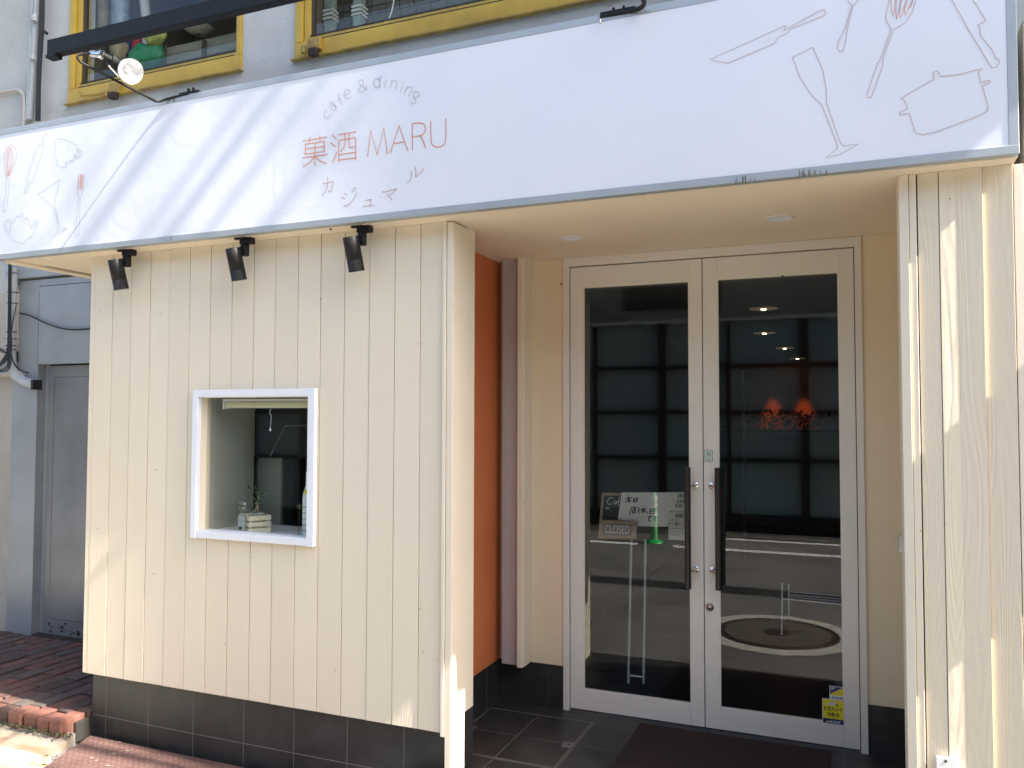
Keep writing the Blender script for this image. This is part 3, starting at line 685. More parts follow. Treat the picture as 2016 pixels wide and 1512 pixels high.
def kd(pts,sm=False):
    cx_=sum(p[0] for p in pts)/len(pts); key=0 if cx_<420 else 1 if cx_<650 else 2 if cx_<820 else 3 if cx_<1080 else 4
    KT.setdefault(key,MB()); draw(KT[key],TA,pts,W,BRN,sm=sm)
for s_ in ([(490,1265),(525,1283)],[(463,1303),(503,1320)],[(582,1210),(612,1222)],[(568,1232),(600,1247)],[(698,1337),(762,1325),(750,1388)],[(680,1395),(792,1383)]): kd(s_)
for s_ in ([(283,1162),(320,1165),(380,1150),(375,1200),(362,1245),(350,1250),(332,1237)],[(330,1105),(330,1170),(310,1240),(273,1288)],[(618,1258),(580,1330),(530,1380),(487,1388)],
    [(870,1247),(900,1250),(1010,1220),(985,1250),(940,1283)],[(915,1275),(945,1300),(972,1332)],[(1157,1040),(1162,1080),(1150,1130),(1120,1163)]): kd(s_,True)
kd([(1195,1000),(1207,1045),(1203,1105),(1250,1060),(1287,1015)])
for k_ in sorted(KT): KT[k_].build('character',face)
g=MB(); W=.0026; GR=M_sgrey
def ell(cx,cy,rx,ry,rot=0,n=16): return [(cx+rx*math.cos(t)*math.cos(rot)-ry*math.sin(t)*math.sin(rot),cy+rx*math.cos(t)*math.sin(rot)+ry*math.sin(t)*math.cos(rot)) for t in [2*math.pi*k/n for k in range(n)]]
for s_ in ([(365,487),(350,512),(328,522),(303,510),(293,485),(300,455),(318,440)],[(350,392),(352,372),(370,360),(390,372),(418,410)],[(475,388),(442,312),(440,290),(455,278)],
    [(500,290),(550,262),(545,240),(520,238),(500,255),(494,282),(505,312),(528,326),(552,318),(562,302)],
    [(718,192),(705,225),(680,255),(655,262),(637,250),(635,228),(655,208),(678,185),(683,160),(672,140),(650,140),(638,158),(648,182),(725,238)],
    [(958,168),(985,147),(1010,150),(1017,172),(1000,238)],[(1110,228),(1140,208),(1162,218),(1163,240),(1132,305)],
    [(1192,308),(1180,320),(1200,335),(1205,355),(1190,375),(1165,375),(1145,345)]): draw(g,TA,s_,W,GR,sm=True)
for e_ in (ell(388,415,22,28,-.5),ell(818,170,30,45,.1),ell(1208,283,27,31)): draw(g,TA,e_,W,GR,True,True)
for s_ in ([(425,345),(460,322)],[(855,90),(845,215)],[(910,140),(893,222)],[(917,99),(918,106)],[(968,143),(948,228)],[(1075,190),(1047,268)],[(1092,152),(1095,158)],[(1120,205),(1087,278)],[(1232,304),(1253,288)]): draw(g,TA,s_,W,GR)
g.build('tagline_lettering',face)
# utensil outlines, left
g=MB(); W=.0023
draw(g,TB,[(75,590),(55,470),(50,370),(70,270),(110,228),(150,225),(185,255),(198,330),(185,420),(145,510),(122,590)],W,OR,sm=True)
for k,(a,b) in enumerate(((85,88),(100,102),(118,118),(135,140),(150,160),(90,110))):
    draw(g,TB,[(88+k*5,590),(a-8+k*2,450),(b-14+k*3,330),(105+k*7,245)],W*.9,OR,sm=True)
draw(g,TB,[(80,590),(65,800),(43,1008),(75,1010),(100,800),(120,600)],W,GR)
g.build('whisk_outline',face); g=MB()
draw(g,TB,[(462,208),(492,217),(520,110),(540,78),(555,90),(545,140),(510,225),(532,238),(388,663),(355,655),(345,725),(325,785),(300,785),(298,760),(320,715),(335,640),(322,632)],W,GR,True)
g.build('rolling_pin_outline',face); g=MB()
draw(g,TB,[(655,175),(665,150),(710,140),(790,160),(870,195),(920,225),(942,258),(912,275),(918,290),(955,277),(983,295),(980,340),(940,370),(885,370),(885,395),(870,412),(862,392),(825,425),(785,432),(797,460),(785,480),(730,478),(690,460),(668,430),(697,410),(670,385),(660,330),(662,220)],W,GR,True)
draw(g,TB,[(880,345),(905,335),(945,297),(960,312),(950,340),(920,357)],W,GR,True)
g.build('cup_outline',face); g=MB()
draw(g,TB,[(718,628),(690,760),(655,850),(655,950),(690,1090),(715,1200),(745,1218),(800,1207),(640,1305),(685,1240),(693,1215),(685,1130),(645,985),(620,945),(450,803)],W,GR,True)
g.build('cocktail_glass_outline',face); g=MB()
draw(g,TB,[(245,1070),(245,1040),(262,1022),(280,1035),(278,1075),(325,1090),(345,1110),(375,1205),(415,1150),(425,1110),(473,1128),(430,1170),(415,1250),(380,1300),(330,1335),(290,1387),(160,1370),(150,1330),(100,1280),(55,1210),(48,1160),(65,1115),(100,1100),(130,1110),(148,1150),(185,1100),(190,1075)],W,GR,True)
draw(g,TB,[(130,1160),(120,1130),(100,1120),(70,1150),(65,1185),(85,1225),(122,1263)],W,GR,True)
g.build('teapot_outline',face); g=MB()
draw(g,TB,[(930,680),(920,760),(940,825),(930,950),(910,1130),(900,1240),(905,1285),(925,1298),(945,1280),(945,1130),(955,950),(957,825),(985,790),(996,700)],W,GR)
for x in (942,965,982,1000): draw(g,TB,[(x,565),(x-10,752)],W*1.3,OR)
draw(g,TB,[(930,690),(942,565)],W,OR); draw(g,TB,[(975,565),(965,752)],W,OR)
g.build('fork_outline',face)
# right
W=.0021; BN=M_sor2
for nm_,s_ in zip(('knife_outline','flute_outline','spatula_outline','bread_knife_outline','spoon_outline','pot_outline'),([(162,352),(262,376),(543,257),(562,222),(615,198),(640,170),(830,95),(847,78),(840,60),(820,60),(625,165),(597,182),(610,150)],
    [(768,280),(650,340),(690,450),(760,560),(822,620),(915,860),(913,878),(843,934),(930,912),(1038,852),(948,862),(930,840),(848,605),(850,540),(830,420)],
    [(1220,0),(1197,110),(1215,145),(1232,170),(1170,350),(1150,380),(1088,560),(1090,575),(1115,577),(1183,385),(1185,345),(1243,180),(1320,130),(1355,75),(1378,0),(1385,-60),(1310,-85),(1235,-60)],
    [(1590,0),(1690,180),(1825,400),(1850,400),(1870,375),(1865,352),(1848,345),(1830,300),(1757,210),(1757,175),(1745,150),(1792,122),(1715,0),(1640,-120),(1550,-80)],
    [(977,0),(985,20),(1000,32),(960,170),(920,250),(915,290),(930,308),(950,300),(965,230),(975,160),(1008,32),(1035,10),(1045,-20),(1035,-60),(1005,-72),(978,-50)],
    [(1288,582),(1485,468),(1478,430),(1500,420),(1515,430),(1522,453),(1640,440),(1768,405),(1745,432),(1762,488),(1810,475),(1817,488),(1770,508),(1805,630),(1800,655),(1760,680),(1500,780),(1420,797),(1375,785),(1338,668),(1285,682),(1280,665),(1328,645),(1313,597)])):
    g=MB(); draw(g,TC,s_,W,BN,True)
    if nm_=='spatula_outline': draw(g,TC,[(1228,-40),(1232,60),(1243,98),(1262,-20),(1258,60),(1263,114),(1295,-20),(1280,70),(1287,107),(1330,-20),(1308,60),(1317,90),(1362,-10),(1352,30),(1340,50)],W,OR)
    g.build(nm_,face)

# ---- sign lamp on its arm
lamp=thing('sign_lamp','black arm lamp with silver reflector bulb reaching out over the sign, left one','lamp',tuple(at(310,200,YS)),'arm lamps on top of the sign')
YL=-1.52
g=MB(); e0=at(372,185,YS+.0); e1=at(335,193,YS-.005); e2=at(312,200,YS-.03); e3=at(300,196,YS-.07)
e4=at(158,122,YL); e5=at(152,114,YL); e6=at(155,108,YL+.01); e7=at(178,105,YL+.04)
g.tube(smooth([e0,e1,e2,e3],k=4)+[e4,e5,e6,e7],.0062,M_black,8); g.box(e0.x-.06,e0.x+.06,YS-.004,YS+.028,SZ1,SZ1+.012,M_black)
g.box(e0.x-.012,e0.x-.002,YS,YS+.01,SZ1+.012,SZ1+.03,M_black); g.box(e0.x+.02,e0.x+.028,YS,YS+.01,SZ1+.012,SZ1+.03,M_black)
g.build('arm',lamp)
g=MB(); h0=at(180,106,YL+.05); h1=at(200,108,YL+.05); h2=at(246,134,YL+.16)
g.tube([h0,h1],.014,M_chrome,10); g.tube([h1+Vector((-.01,0,0)),h1+Vector((.012,0,0))],.02,M_chrome,10); d=(h2-h1); g.tube([h1,h1+d*.35],.018,M_black,14); g.tube([h1+d*.35,h2],.030,M_black,18); 
g.tube([h1+d*.3+Vector((0,0,-.03)),h1+d*.75+Vector((0,0,-.055))],.005,M_chrome,8); g.build('lamp_holder',lamp)
g=MB(); dd=(Vector((0.25,0.55,-0.75))).normalized(); dd=(at(286,155,YL+.10)-h2).normalized()
M_refl=mat("silver_reflector",(0.93,0.93,0.93),0.34,metal=.55); M_bulb=mat("frosted_bulb",(0.85,0.86,0.88),0.12,spec=.8)
g.lathe(h2,dd,[(.018,-.01),(.022,.0),(.030,.01),(.046,.03),(.055,.055),(.058,.07)],M_bulb,28); g.lathe(h2,dd,[(.0575,.07),(.050,.064),(.03,.045),(.016,.028),(.014,.05),(.0,.058)],M_refl,28)
g.build('reflector_bulb',lamp)
lamp2=thing('sign_lamp','black clamp and arm of the lamp cut off by the top edge, right one','lamp',tuple(at(1200,30,YS)),'arm lamps on top of the sign')
g=MB(); a0=at(1182,33,YS+.0); a1=at(1240,22,YS-.005); a2=at(1262,15,YS-.02); a3=at(1268,4,YS-.05); a4=at(1260,-15,YS-.12)
g.tube([a0,a1],.008,M_black,8); g.tube(smooth([a1,a2,a3,a4],k=4)+[at(1180,-80,YL)],.009,M_black,8)
g.box(a0.x,a1.x+.02,YS-.004,YS+.02,SZ1,SZ1+.008,M_black)
for px in (1208,1228): q0=at(px,28-(px-1208)*.2,YS); g.tube([q0,q0+Vector((0,0,.02))],.0035,M_black,8); g.tube([q0+Vector((0,0,.018)),q0+Vector((0,0,.025))],.006,M_black,8)
g.build('arm',lamp2)
g=MB(); e=at(1182,40,YS-.012); g.tube([e,e+Vector((-.0,-.004,-.012))],.006,M_steel,10); g.build('wing_nut',lamp2)

# ================================================================== SMALL WINDOW
win=thing('boarded_wall_window','small square white framed window in the cream boards','window',(-2.21,YP,.95))
WX0,WX1,WZ0,WZ1=-2.5735,-1.8467,0.9474,1.6767
g=MB(); fy=YP-.030; bw=.031
g.box(WX0,WX0+bw,fy,YP-.001,WZ0,WZ1,M_white); g.box(WX1-bw-.006,WX1,fy,YP-.001,WZ0,WZ1,M_white)
g.box(WX0+bw+.0005,WX1-bw-.0065,fy+.002,YP-.001,WZ1-.037,WZ1-.001,M_white); g.box(WX0+bw+.0005,WX1-bw-.0065,fy+.002,YP-.001,WZ0+.002,WZ0+.036,M_white)
g.build('frame',win,bevel=.0015)
g=MB(); gy=YP+.035
g.box(WX0+bw-.004,WX0+bw+.0015,YP-.001,gy,WZ0+.03,WZ1-.03,M_cream)
g.box(WX1-bw-.008,WX1-bw-.002,YP-.001,gy,WZ0+.03,WZ1-.03,M_cream)
g.box(WX0+bw,WX1-bw,YP-.001,gy,WZ1-.040,WZ1-.033,M_cream); g.box(WX0+bw,WX1-bw,YP-.001,gy+.02,WZ0+.028,WZ0+.037,M_white)
g.box(WX0+bw,WX0+bw+.008,gy,gy+.02,WZ0+.037,WZ1-.040,M_cream)
g.build('reveal',win)
g=MB(); g.face([(WX0+bw,gy,WZ0+.035),(WX1-bw,gy,WZ0+.035),(WX1-bw,gy,WZ1-.038),(WX0+bw,gy,WZ1-.038)],M_glassw); g.build('pane',win)
# inner side linings
M_lin=mat("grey_green_lining",(0.48,0.47,0.40),.6)
g=MB(); g.box(-2.60,-2.585,gy+.01,-.55,.93,1.70,M_lin); g.box(-1.83,-1.82,gy+.01,-.55,.93,1.70,M_lin); g.box(-2.6,-1.82,gy+.021,-.58,.93,.965,M_white); g.box(-2.6,-1.82,gy+.01,-.55,1.70,1.71,M_lin)
g.build('inner_lining',win)
g=MB(); g.box(-2.59,-1.83,YP+.2,-.3,.93,.9301,M_white) if False else None
YI=YP+.075
blind=thing('roller_blind','rolled-up cream blind at the top of the small window','blind',tuple(at(530,790,YI)))
g=MB(); a=at(447,797,YI); b=at(640,795,YI); rr=.017; g.tube([a,(b.x,YI,a.z)],rr,mat("blind_cloth",(0.70,0.66,0.50),.7),16); g.build('roll',blind)
g=MB(); g.box(a.x-.006,b.x,YI-.02,YI+.02,a.z+.018,a.z+.028,M_white); g.box(a.x-.010,a.x-.002,YI-.02,YI+.02,a.z-.022,a.z+.028,M_white); g.build('rail',blind)
g=MB(); P=[at(533,805,YI-.02),at(531,813,YI-.02),at(534,820,YI-.02),at(532,842,YI-.02)]; g.tube(smooth(P),.0013,M_white,6); g.lathe(at(532,846,YI-.02),(0,0,1),[(.0005,.012),(.003,.008),(.005,-.003),(.004,-.006),(.0,-.007)],M_white,10); g.build('pull_cord',blind)
# crate with plant
YC=YP+.105
cr=thing('wooden_crate','small pale slatted crate on the window sill','crate',tuple(at(505,1040,YC)))
a=at(470,1033,YC); b=at(521,1037,YC); zb=.966; M_crate=mat("pale_crate_wood",(0.82,0.74,0.55),.6,var=.12,vscale=30)
g=MB(); wx=.150; dy=.110
cx0=a.x; 
Mr=Matrix.Translation((cx0+.068,YC+.04,0))@Matrix.Rotation(R(-32),4,'Z')
for k in range(3):
    z0=zb+.006+k*.030
    g.box(-wx/2,wx/2,-dy/2,-dy/2+.006,z0,z0+.022,M_crate,random.random(),Mr); g.box(-wx/2,wx/2,dy/2-.006,dy/2,z0,z0+.022,M_crate,0,Mr)
    g.box(wx/2-.006,wx/2,-dy/2+.006,dy/2-.006,z0,z0+.022,M_crate,random.random(),Mr); g.box(-wx/2,-wx/2+.006,-dy/2+.006,dy/2-.006,z0,z0+.022,M_crate,0,Mr)
g.build('slats',cr)
for sx in (-1,1):
    for sy in (-1,1): g=MB(); g.box(sx*(wx/2-.010)-.004,sx*(wx/2-.010)+.004,sy*(dy/2-.010)-.004,sy*(dy/2-.010)+.004,zb,zb+.09,M_crate,0,Mr); g.build('corner_post',cr)
pt=thing('bonsai_plant','small leafy plant on a white saucer in the slatted crate','plant',(cx0+.07,YC+.04,zb+.09))
g=MB(); g.lathe((cx0+.075,YC+.04,zb+.088),(0,0,1),[(.0,.0),(.03,.0),(.038,.006),(.036,.007),(.028,.003),(0,.003)],M_white,20); g.build('saucer',pt)
g=MB(); base=Vector((cx0+.078,YC+.04,zb+.092)); M_bark=mat("bark",(0.30,0.24,0.16),.8)
g.tube([base+Vector((-.03,0,0)),base+Vector((-.012,0,.012)),base+Vector((.0,0,.03)),base+Vector((0,0,.06))],[.006,.008,.007,.004],M_bark,8)
g.tube([base+Vector((.008,0,0)),base+Vector((.006,0,.03)),base+Vector((.012,0,.11))],[.007,.005,.002],M_bark,8); g.build('trunk',pt)
g=MB(); random.seed(8)
for k in range(46):
    c=base+Vector((random.gauss(.005,.035),random.gauss(0,.02),.085+random.gauss(0,.022))); d=Vector((random.gauss(0,1),random.gauss(0,1),random.gauss(0,.5))).normalized()*random.uniform(.008,.014); u=d.orthogonal().normalized()*d.length*.5
    g.face([c-d,c+u,c+d,c-u],M_leaf)
g.build('foliage',pt)
g=MB(); c=at(480,996,YC-.02); 
M_cg=glass("clear_globe",(0.9,0.92,0.9),1.5); g.lathe(c,(0,0,1),[(.0,.036)]+[(.036*math.sin(t),.036*math.cos(t)) for t in [0.3*k for k in range(1,10)]]+[(.012,-.036),(.012,-.05)],M_cg,20)
go=thing('glass_globe','clear glass globe on a grey stand left of the crate','ornament',tuple(c)); g.build('globe',go)
g=MB(); g.box(c.x-.018,c.x+.022,YC-.04,YC,zb,c.z-.048,M_grey); g.lathe((c.x,YC-.042,zb+.03),(0,-1,0),[(.0,.004),(.007,.003),(.007,0)],M_black,12); g.build('stand',go)
bt=thing('white_bottle','white bottle with a yellow tag in a wire holder in the small window','bottle',tuple(at(606,1040,YI)))
c=at(603,1040,YI); zb2=.966
g=MB(); g.lathe((c.x+.006,YI,zb2+.004),(0,0,1),[(.0,0),(.022,0),(.024,.004),(.024,.19),(.02,.215),(.010,.245),(.008,.30),(.0095,.302),(.0095,.312),(0,.312)],M_white,20); g.build('body',bt)
g=MB(); ty=YI-.026; tz=at(602,968,ty); g.lathe((tz.x,ty,tz.z),(0,-1,0),[(.0,.001),(.011,.001),(.011,0)],mat("yellow_tag",(0.75,0.62,0.03),.5),16); g.build('tag',bt)
g=MB()
for k in range(6): z=zb2+.015+k*.027; g.tube([(c.x-.020,YI-.028,z),(c.x+.04,YI-.028,z)],.0011,M_cable,5)
g.tube([(c.x-.022,YI-.028,zb2),(c.x-.022,YI-.028,zb2+.20)],.0014,M_cable,5); g.build('wire_holder',bt)
g=MB(); random.seed(12); c=at(590,998,YI-.02)
g.lathe(c,(0,-1,0),[(.0,.006),(.005,.004),(.006,0)],M_red,10)
for k in range(7):
    a=k*.9; d=Vector((math.cos(a),-.1,math.sin(a)))*random.uniform(.014,.022); u=Vector((-math.sin(a),0,math.cos(a)))*.004; g.face([c,c+d*.5+u,c+d,c+d*.5-u],M_leaf)
g.tube([c,c+Vector((-.006,0,-.03))],.0012,M_leaf,5); tag(g.build('red_flower'),'tiny red flower with green leaves beside the white bottle','flower')
# things further inside the small room
YR=-.45
g=MB(); 
a=at(503,800,YR); b=at(640,900,YR); g.box(a.x,b.x+.1,YR,YR+.02,at(503,899,YR).z,a.z+.1,M_chalkb); tag(g.build('dark_panel'),'black panel hanging inside the small window','panel')
g=MB(); P=[at(532,898,YR-.02),at(562,838,YR-.02),at(640,837,YR-.02)]; g.tube(P,.003,M_steel,6); tag(g.build('bent_rod'),'thin bent metal rod in front of the black panel in the small window','rod')
g=MB(); a=at(503,901,YR+.01); b=at(547,1040,YR+.01); g.box(a.x,b.x,YR+.03,YR+.05,.7,a.z,M_lin); tag(g.build('grey_board'),'dim grey board standing below the black panel','board')
g=MB(); a=at(435,800,YR+.2); g.box(a.x-.25,at(482,900,YR+.2).x,YR+.2,YR+.25,0,2.2,M_lin); g.build('inner_partition',win)

# ================================================================== SPOTLIGHTS under the sign
def spot(px, py, label):
    b=at(px,py,-1.055); b.z=ZS; t=thing('spotlight',label,'spotlight',tuple(b),'black spotlights under the sign')
    g=MB(); g.box(b.x-.028,b.x+.040,b.y-.018,b.y+.018,ZS-.030,ZS-.0005,M_black); g.box(b.x-.050,b.x+.012,b.y-.030,b.y-.012,ZS-.010,ZS-.0008,M_black); g.build('mount',t,bevel=.003)
    g=MB(); g.box(b.x-.020,b.x+.012,b.y-.022,b.y+.012,ZS-.088,ZS-.0305,M_black); g.build('stem',t,bevel=.006)
    top=Vector((b.x-.034,b.y-.052,ZS-.056)); ax=Vector((.012,.034,-.150)); r=.0355
    g=MB(); d=ax.normalized(); Ln=ax.length
    g.lathe(top,d,[(0,0),(r-.002,0),(r,.002),(r,Ln*.66),(r-.0012,Ln*.662),(r-.0012,Ln*.672),(r,Ln*.675),(r,Ln-.006),(r+.001,Ln-.005),(r+.001,Ln)],M_black,32); g.build('head',t)
    g=MB(); g.lathe(top,d,[(r+.001,Ln),(r-.004,Ln),(r-.006,Ln-.012),(0,Ln-.012)],M_steel,32); g.build('lens_ring',t)
    return t
spot(253,490,'black cylinder spotlight under the sign, nearest the left corner of the boards')
spot(485,467,'black cylinder spotlight under the sign, between two others and above the small window')
spot(716,444,'black cylinder spotlight under the sign, closest to the entrance')
g=MB(); p=at(651,448,-1.07); g.lathe((p.x,p.y,ZS),(0,0,-1),[(.005,0),(.005,.006),(.0,.008)],M_black,10); tag(g.build('cable_hole'),'small black plug in the soffit between two spotlights','plug')

# downlights
for (px,py,lb) in ((1125,468,'unlit round downlight in the porch ceiling over the left door leaf'),(1535,429,'unlit round downlight in the porch ceiling over the right door leaf')):
    p=atz(px,py,ZS); t=thing('downlight',lb,'downlight',tuple(p),'round downlights in the porch ceiling')
    g=MB(); g.lathe(p,(0,0,-1),[(.062,0),(.062,.004),(.056,.006),(.050,.004)],M_trim,36); g.build('rim',t)
    g=MB(); g.lathe(p+Vector((0,0,-.0005)),(0,0,-1),[(.050,.003),(.046,.001),(.02,-.0),(0,-.0)],M_white,36); g.build('diffuser',t)

# ================================================================== DOORS
dframe=thing('double_door','white double glass door with black bar handles','door',(-.24,0,0))
g=MB(); 
g.box(-.981,-.9475,-.012,.06,0,2.3995,M_door); g.box(.4665,.498,-.012,.06,0,2.3995,M_door); g.box(-.9475,.4665,-.0115,.06,2.3525,2.3995,M_door)
g.box(-.9475,.4665,.035,.06,2.30,2.3525,M_gap); g.box(-.9475,-.93,.035,.06,0.0,2.30,M_gap); g.box(.45,.4665,.035,.06,0,2.30,M_gap)
g.build('door_frame',dframe,bevel=.002)
g=MB(); g.box(-.9475,.4665,.0,.07,0.0005,.006,M_steel); g.build('door_sill',dframe)
leafs=[]
for k,(a,b,ga,gb) in enumerate(((-.9436,-.2460,-.8722,-.3094),(-.2418,.4627,-.1706,.3967))):
    g=MB(); zb,zt,gz0,gz1=.012,2.3478,.117,2.2395
    g.box(a,ga,0,.034,zb,zt,M_door); g.box(gb,b,0,.034,zb,zt,M_door); g.box(ga,gb,0.0005,.0335,zb,gz0,M_door); g.box(ga,gb,.0005,.0335,gz1,zt,M_door)
    lf=g.build('door_leaf',dframe,bevel=.0015)
    g=MB(); e=.006
    g.box(ga,ga+e,.0022,.012,gz0,gz1,M_door); g.box(gb-e,gb,.0022,.012,gz0,gz1,M_door); g.box(ga+e,gb-e,.0022,.012,gz0,gz0+e,M_door); g.box(ga+e,gb-e,.0022,.012,gz1-e,gz1,M_door); g.build('glazing_bead',lf)
    g=MB(); g.face([(ga,.0050,gz0),(gb,.0050,gz0),(gb,.0050,gz1),(ga,.0050,gz1)],M_glass); g.build('glass_pane',lf)
    hx=X(1354,1040,-.062) if k==0 else X(1414,1040,-.062)
    hz1=at(1354,920,-.062).z; hz0=at(1354,1159,-.062).z
    if k==1: hz1=at(1412,921,-.062).z; hz0=at(1412,1162,-.062).z
    g=MB(); g.tube([(hx,-.062,hz0),(hx,-.062,hz1)],.0155,M_hblack,20); g.tube([(hx+(-.003 if k==0 else .003),.085,hz0),(hx,.085,hz1)],.0155,M_hblack,20); g.build('pull_bar',lf,bevel=.001)
    g=MB(); sx=(gb+b)/2-.004 if k==0 else (a+ga)/2+.002
    for zz in (at(1380,956,-.03).z, at(1380,1123,-.03).z):
        g.tube([(hx,-.062,zz),(hx+(sx-hx)*.5,-.050,zz),(sx,-.040,zz),(sx,-.0005,zz)],.0085,M_chrome,12); g.lathe((sx,0,zz),(0,-1,0),[(.0,.009),(.015,.008),(.017,.006),(.017,0)],M_chrome,20)
    g.build('handle_bracket',lf)
    leafs.append(lf)
lx_=X(1397,1196,-.01); lz=at(1397,1196,-.01).z
g=MB(); g.lathe((lx_,0,lz),(0,-1,0),[(.0,.011),(.012,.011),(.0125,.008),(.019,.006),(.021,.003),(.021,0)],M_steel,28); g.lathe((lx_,-.0112,lz),(0,-1,0),[(.009,0),(.009,.002),(0,.002)],M_steel,20); g.box(lx_-.0012,lx_+.0012,-.0138,-.013,lz-.004,lz+.004,M_gap); g.build('lock_cylinder',leafs[1])
g=MB(); p=at(1540,540,-.01); g.box(p.x-.006,p.x+.006,.002,.011,2.2325,2.2385,M_gap); g.build('glazing_clip',leafs[1])
# stickers
M_dkg=mat("dark_green_ink",(0.01,0.05,0.03),.5); M_pg=mat("pale_green_label",(0.62,0.72,0.64),.5); M_navy=mat("navy_ink",(0.02,0.025,0.14),.45); M_yel=mat("yellow_print",(0.80,0.66,0.02),.45); M_prw=mat("white_print",(0.80,0.80,0.78),.45)
def rect(mb,x0,x1,z0,z1,Y,mt): mb.face([(x0,Y,z0),(x1,Y,z0),(x1,Y,z1),(x0,Y,z1)],mt)
g=MB(); a=at(1387,885.5,-.001); b=at(1403.2,909.5,-.001); 
rect(g,a.x,b.x,b.z,a.z,-.0006,M_dkg); rect(g,a.x+.002,b.x-.002,b.z+.002,a.z-.002,-.0010,M_pg)
cx=(a.x+b.x)/2; h=a.z-b.z; text_into(g,"引",M_dkg,cx,b.z+h*.44,-.0014,height=h*.42,align='c',bold=.01); text_into(g,"PULL",M_dkg,cx,b.z+h*.12,-.0014,height=h*.13,align='c',bold=.01); rect(g,a.x+.006,b.x-.006,b.z+h*.33,b.z+h*.34,-.0013,M_dkg)
o=g.build('pull_sticker',leafs[1]); o['label']='small pale green pull sticker above the handle'
g=MB(); a=at(1618.6,1374,0); b=at(1662.2,1429,0); yS=-.0006
x0,x1,z0,z1=a.x,b.x,b.z+.002,a.z; z0=at(1640,1426,0).z; Wd=x1-x0; Hh=z1-z0
rect(g,x0,x1,z0,z1,yS,M_prw); m=.0025
rect(g,x0+m,x1-m,z0+Hh*.22,z1-m,yS-.0004,M_yel); rect(g,x0+m,x1-m,z0+m,z0+Hh*.22,yS-.0005,M_navy)
cx=(x0+x1)/2; text_into(g,"防犯カメラ",M_ink,cx,z0+Hh*.52,yS-.0009,width=Wd*.84,height=Hh*.18,align='c',bold=.02); text_into(g,"作動中",M_ink,cx,z0+Hh*.29,yS-.0009,width=Wd*.56,height=Hh*.18,align='c',bold=.02)
text_into(g,"ALSOK",M_prw,cx+Wd*.05,z0+Hh*.055,yS-.0009,width=Wd*.58,height=Hh*.10,align='c',shear=.25,bold=.02)
g.face([(x0+Wd*.14,yS-.0009,z0+Hh*.055),(x0+Wd*.25,yS-.0009,z0+Hh*.055),(x0+Wd*.25,yS-.0009,z0+Hh*.14)],M_yel)

rect(g,x0+Wd*.27,x0+Wd*.62,z0+Hh*.75,z0+Hh*.87,yS-.0009,M_lg); rect(g,x0+Wd*.50,x0+Wd*.58,z0+Hh*.87,z0+Hh*.96,yS-.0009,M_lg); rect(g,x0+Wd*.62,x0+Wd*.73,z0+Hh*.76,z0+Hh*.81,yS-.0009,M_ink)
o=g.build('camera_sticker',leafs[1]); o['label']='yellow and navy security camera notice in the lower corner of the glass'
g=MB(); a=at(1633,1349.5,0); xx0,xx1=a.x,x1; zz1=a.z; zz0=z1+.0005; w_=xx1-xx0; h_=zz1-zz0
rect(g,xx0,xx1,zz0,zz1,yS,M_prw); yS-=.0004; g.face([(xx0+m,yS,zz1-m),(xx0+m,yS,zz0+h_*.38),(xx1-m,yS,zz1-m)],M_navy); g.face([(xx1-m,yS,zz1-m-.001),(xx0+m,yS,zz0+h_*.36),(xx0+m,yS,zz0+h_*.30),(xx1-m,yS,zz0+h_*.30)],M_yel)
text_into(g,"ALSOK",M_navy,(xx0+xx1)/2,zz0+h_*.05,yS-.0002,width=w_*.88,height=h_*.17,align='c',shear=.25,bold=.03)
for k in range(3): rect(g,xx0+w_*.10,xx0+w_*(.42-.08*k),zz0+h_*(.86-.075*k),zz0+h_*(.895-.075*k),yS-.0003,M_prw)
o=g.build('security_sticker',leafs[1]); o['label']='blue and yellow security company sticker above the camera notice'

# door mat, floor hatch, bracket
g=MB(); g.box(-.555,.34,-1.0,-.062,0.0005,.012,M_mat); tag(g.build('door_mat',bevel=.003),'dark red brown mat in front of the glass doors','mat')
hatch=thing('floor_hatch','tiled floor hatch with steel edging and two lifting plates by the orange wall','hatch',(-1.07,-.42,0))
g=MB(); hx0,hx1,hy0,hy1=-1.345,-.787,-.705,-.134; M_hs=mat("dull_hatch_steel",(0.20,0.195,0.18),.45,metal=.5)
for (a,b,c,d) in ((hx0,hx1,hy0-.003,hy0+.003),(hx0,hx1,hy1-.003,hy1+.003),(hx0-.0,hx0+.006,hy0,hy1),(hx1-.003,hx1+.003,hy0,hy1),(hx0,hx1+.014,hy0-.014,hy0-.009),(hx1+.009,hx1+.014,hy0-.009,hy1)): g.box(a,b,c,d,0.0003,.0028,M_hs)
g.build('edging',hatch)
for (px,py) in ((924,1434),(1119,1467)):
    p=atz(px,py,0); g=MB(); g.box(p.x-.028,p.x+.028,p.y-.032,p.y+.032,.0003,.0032,M_hs); g.box(p.x-.003,p.x+.003,p.y-.012,p.y+.012,.0032,.0036,M_gap); g.build('lifting_plate',hatch,bevel=.001)
g=MB(); p=at(1862,1492,PR-.01); g.box(p.x-.030,p.x+.035,PR-.0125,PR-.0015,p.z-.10,p.z+.002,M_prw); 
pb=g.build('outlet_plate',bevel=.003); tag(pb,'white plastic plate screwed low on the right boarded pier','plate')
g=MB(); g.lathe((p.x,PR-.0126,p.z-.010),(0,-1,0),[(0,.001),(.005,.001),(.005,0)],M_gap,10); g.build('screw',pb)

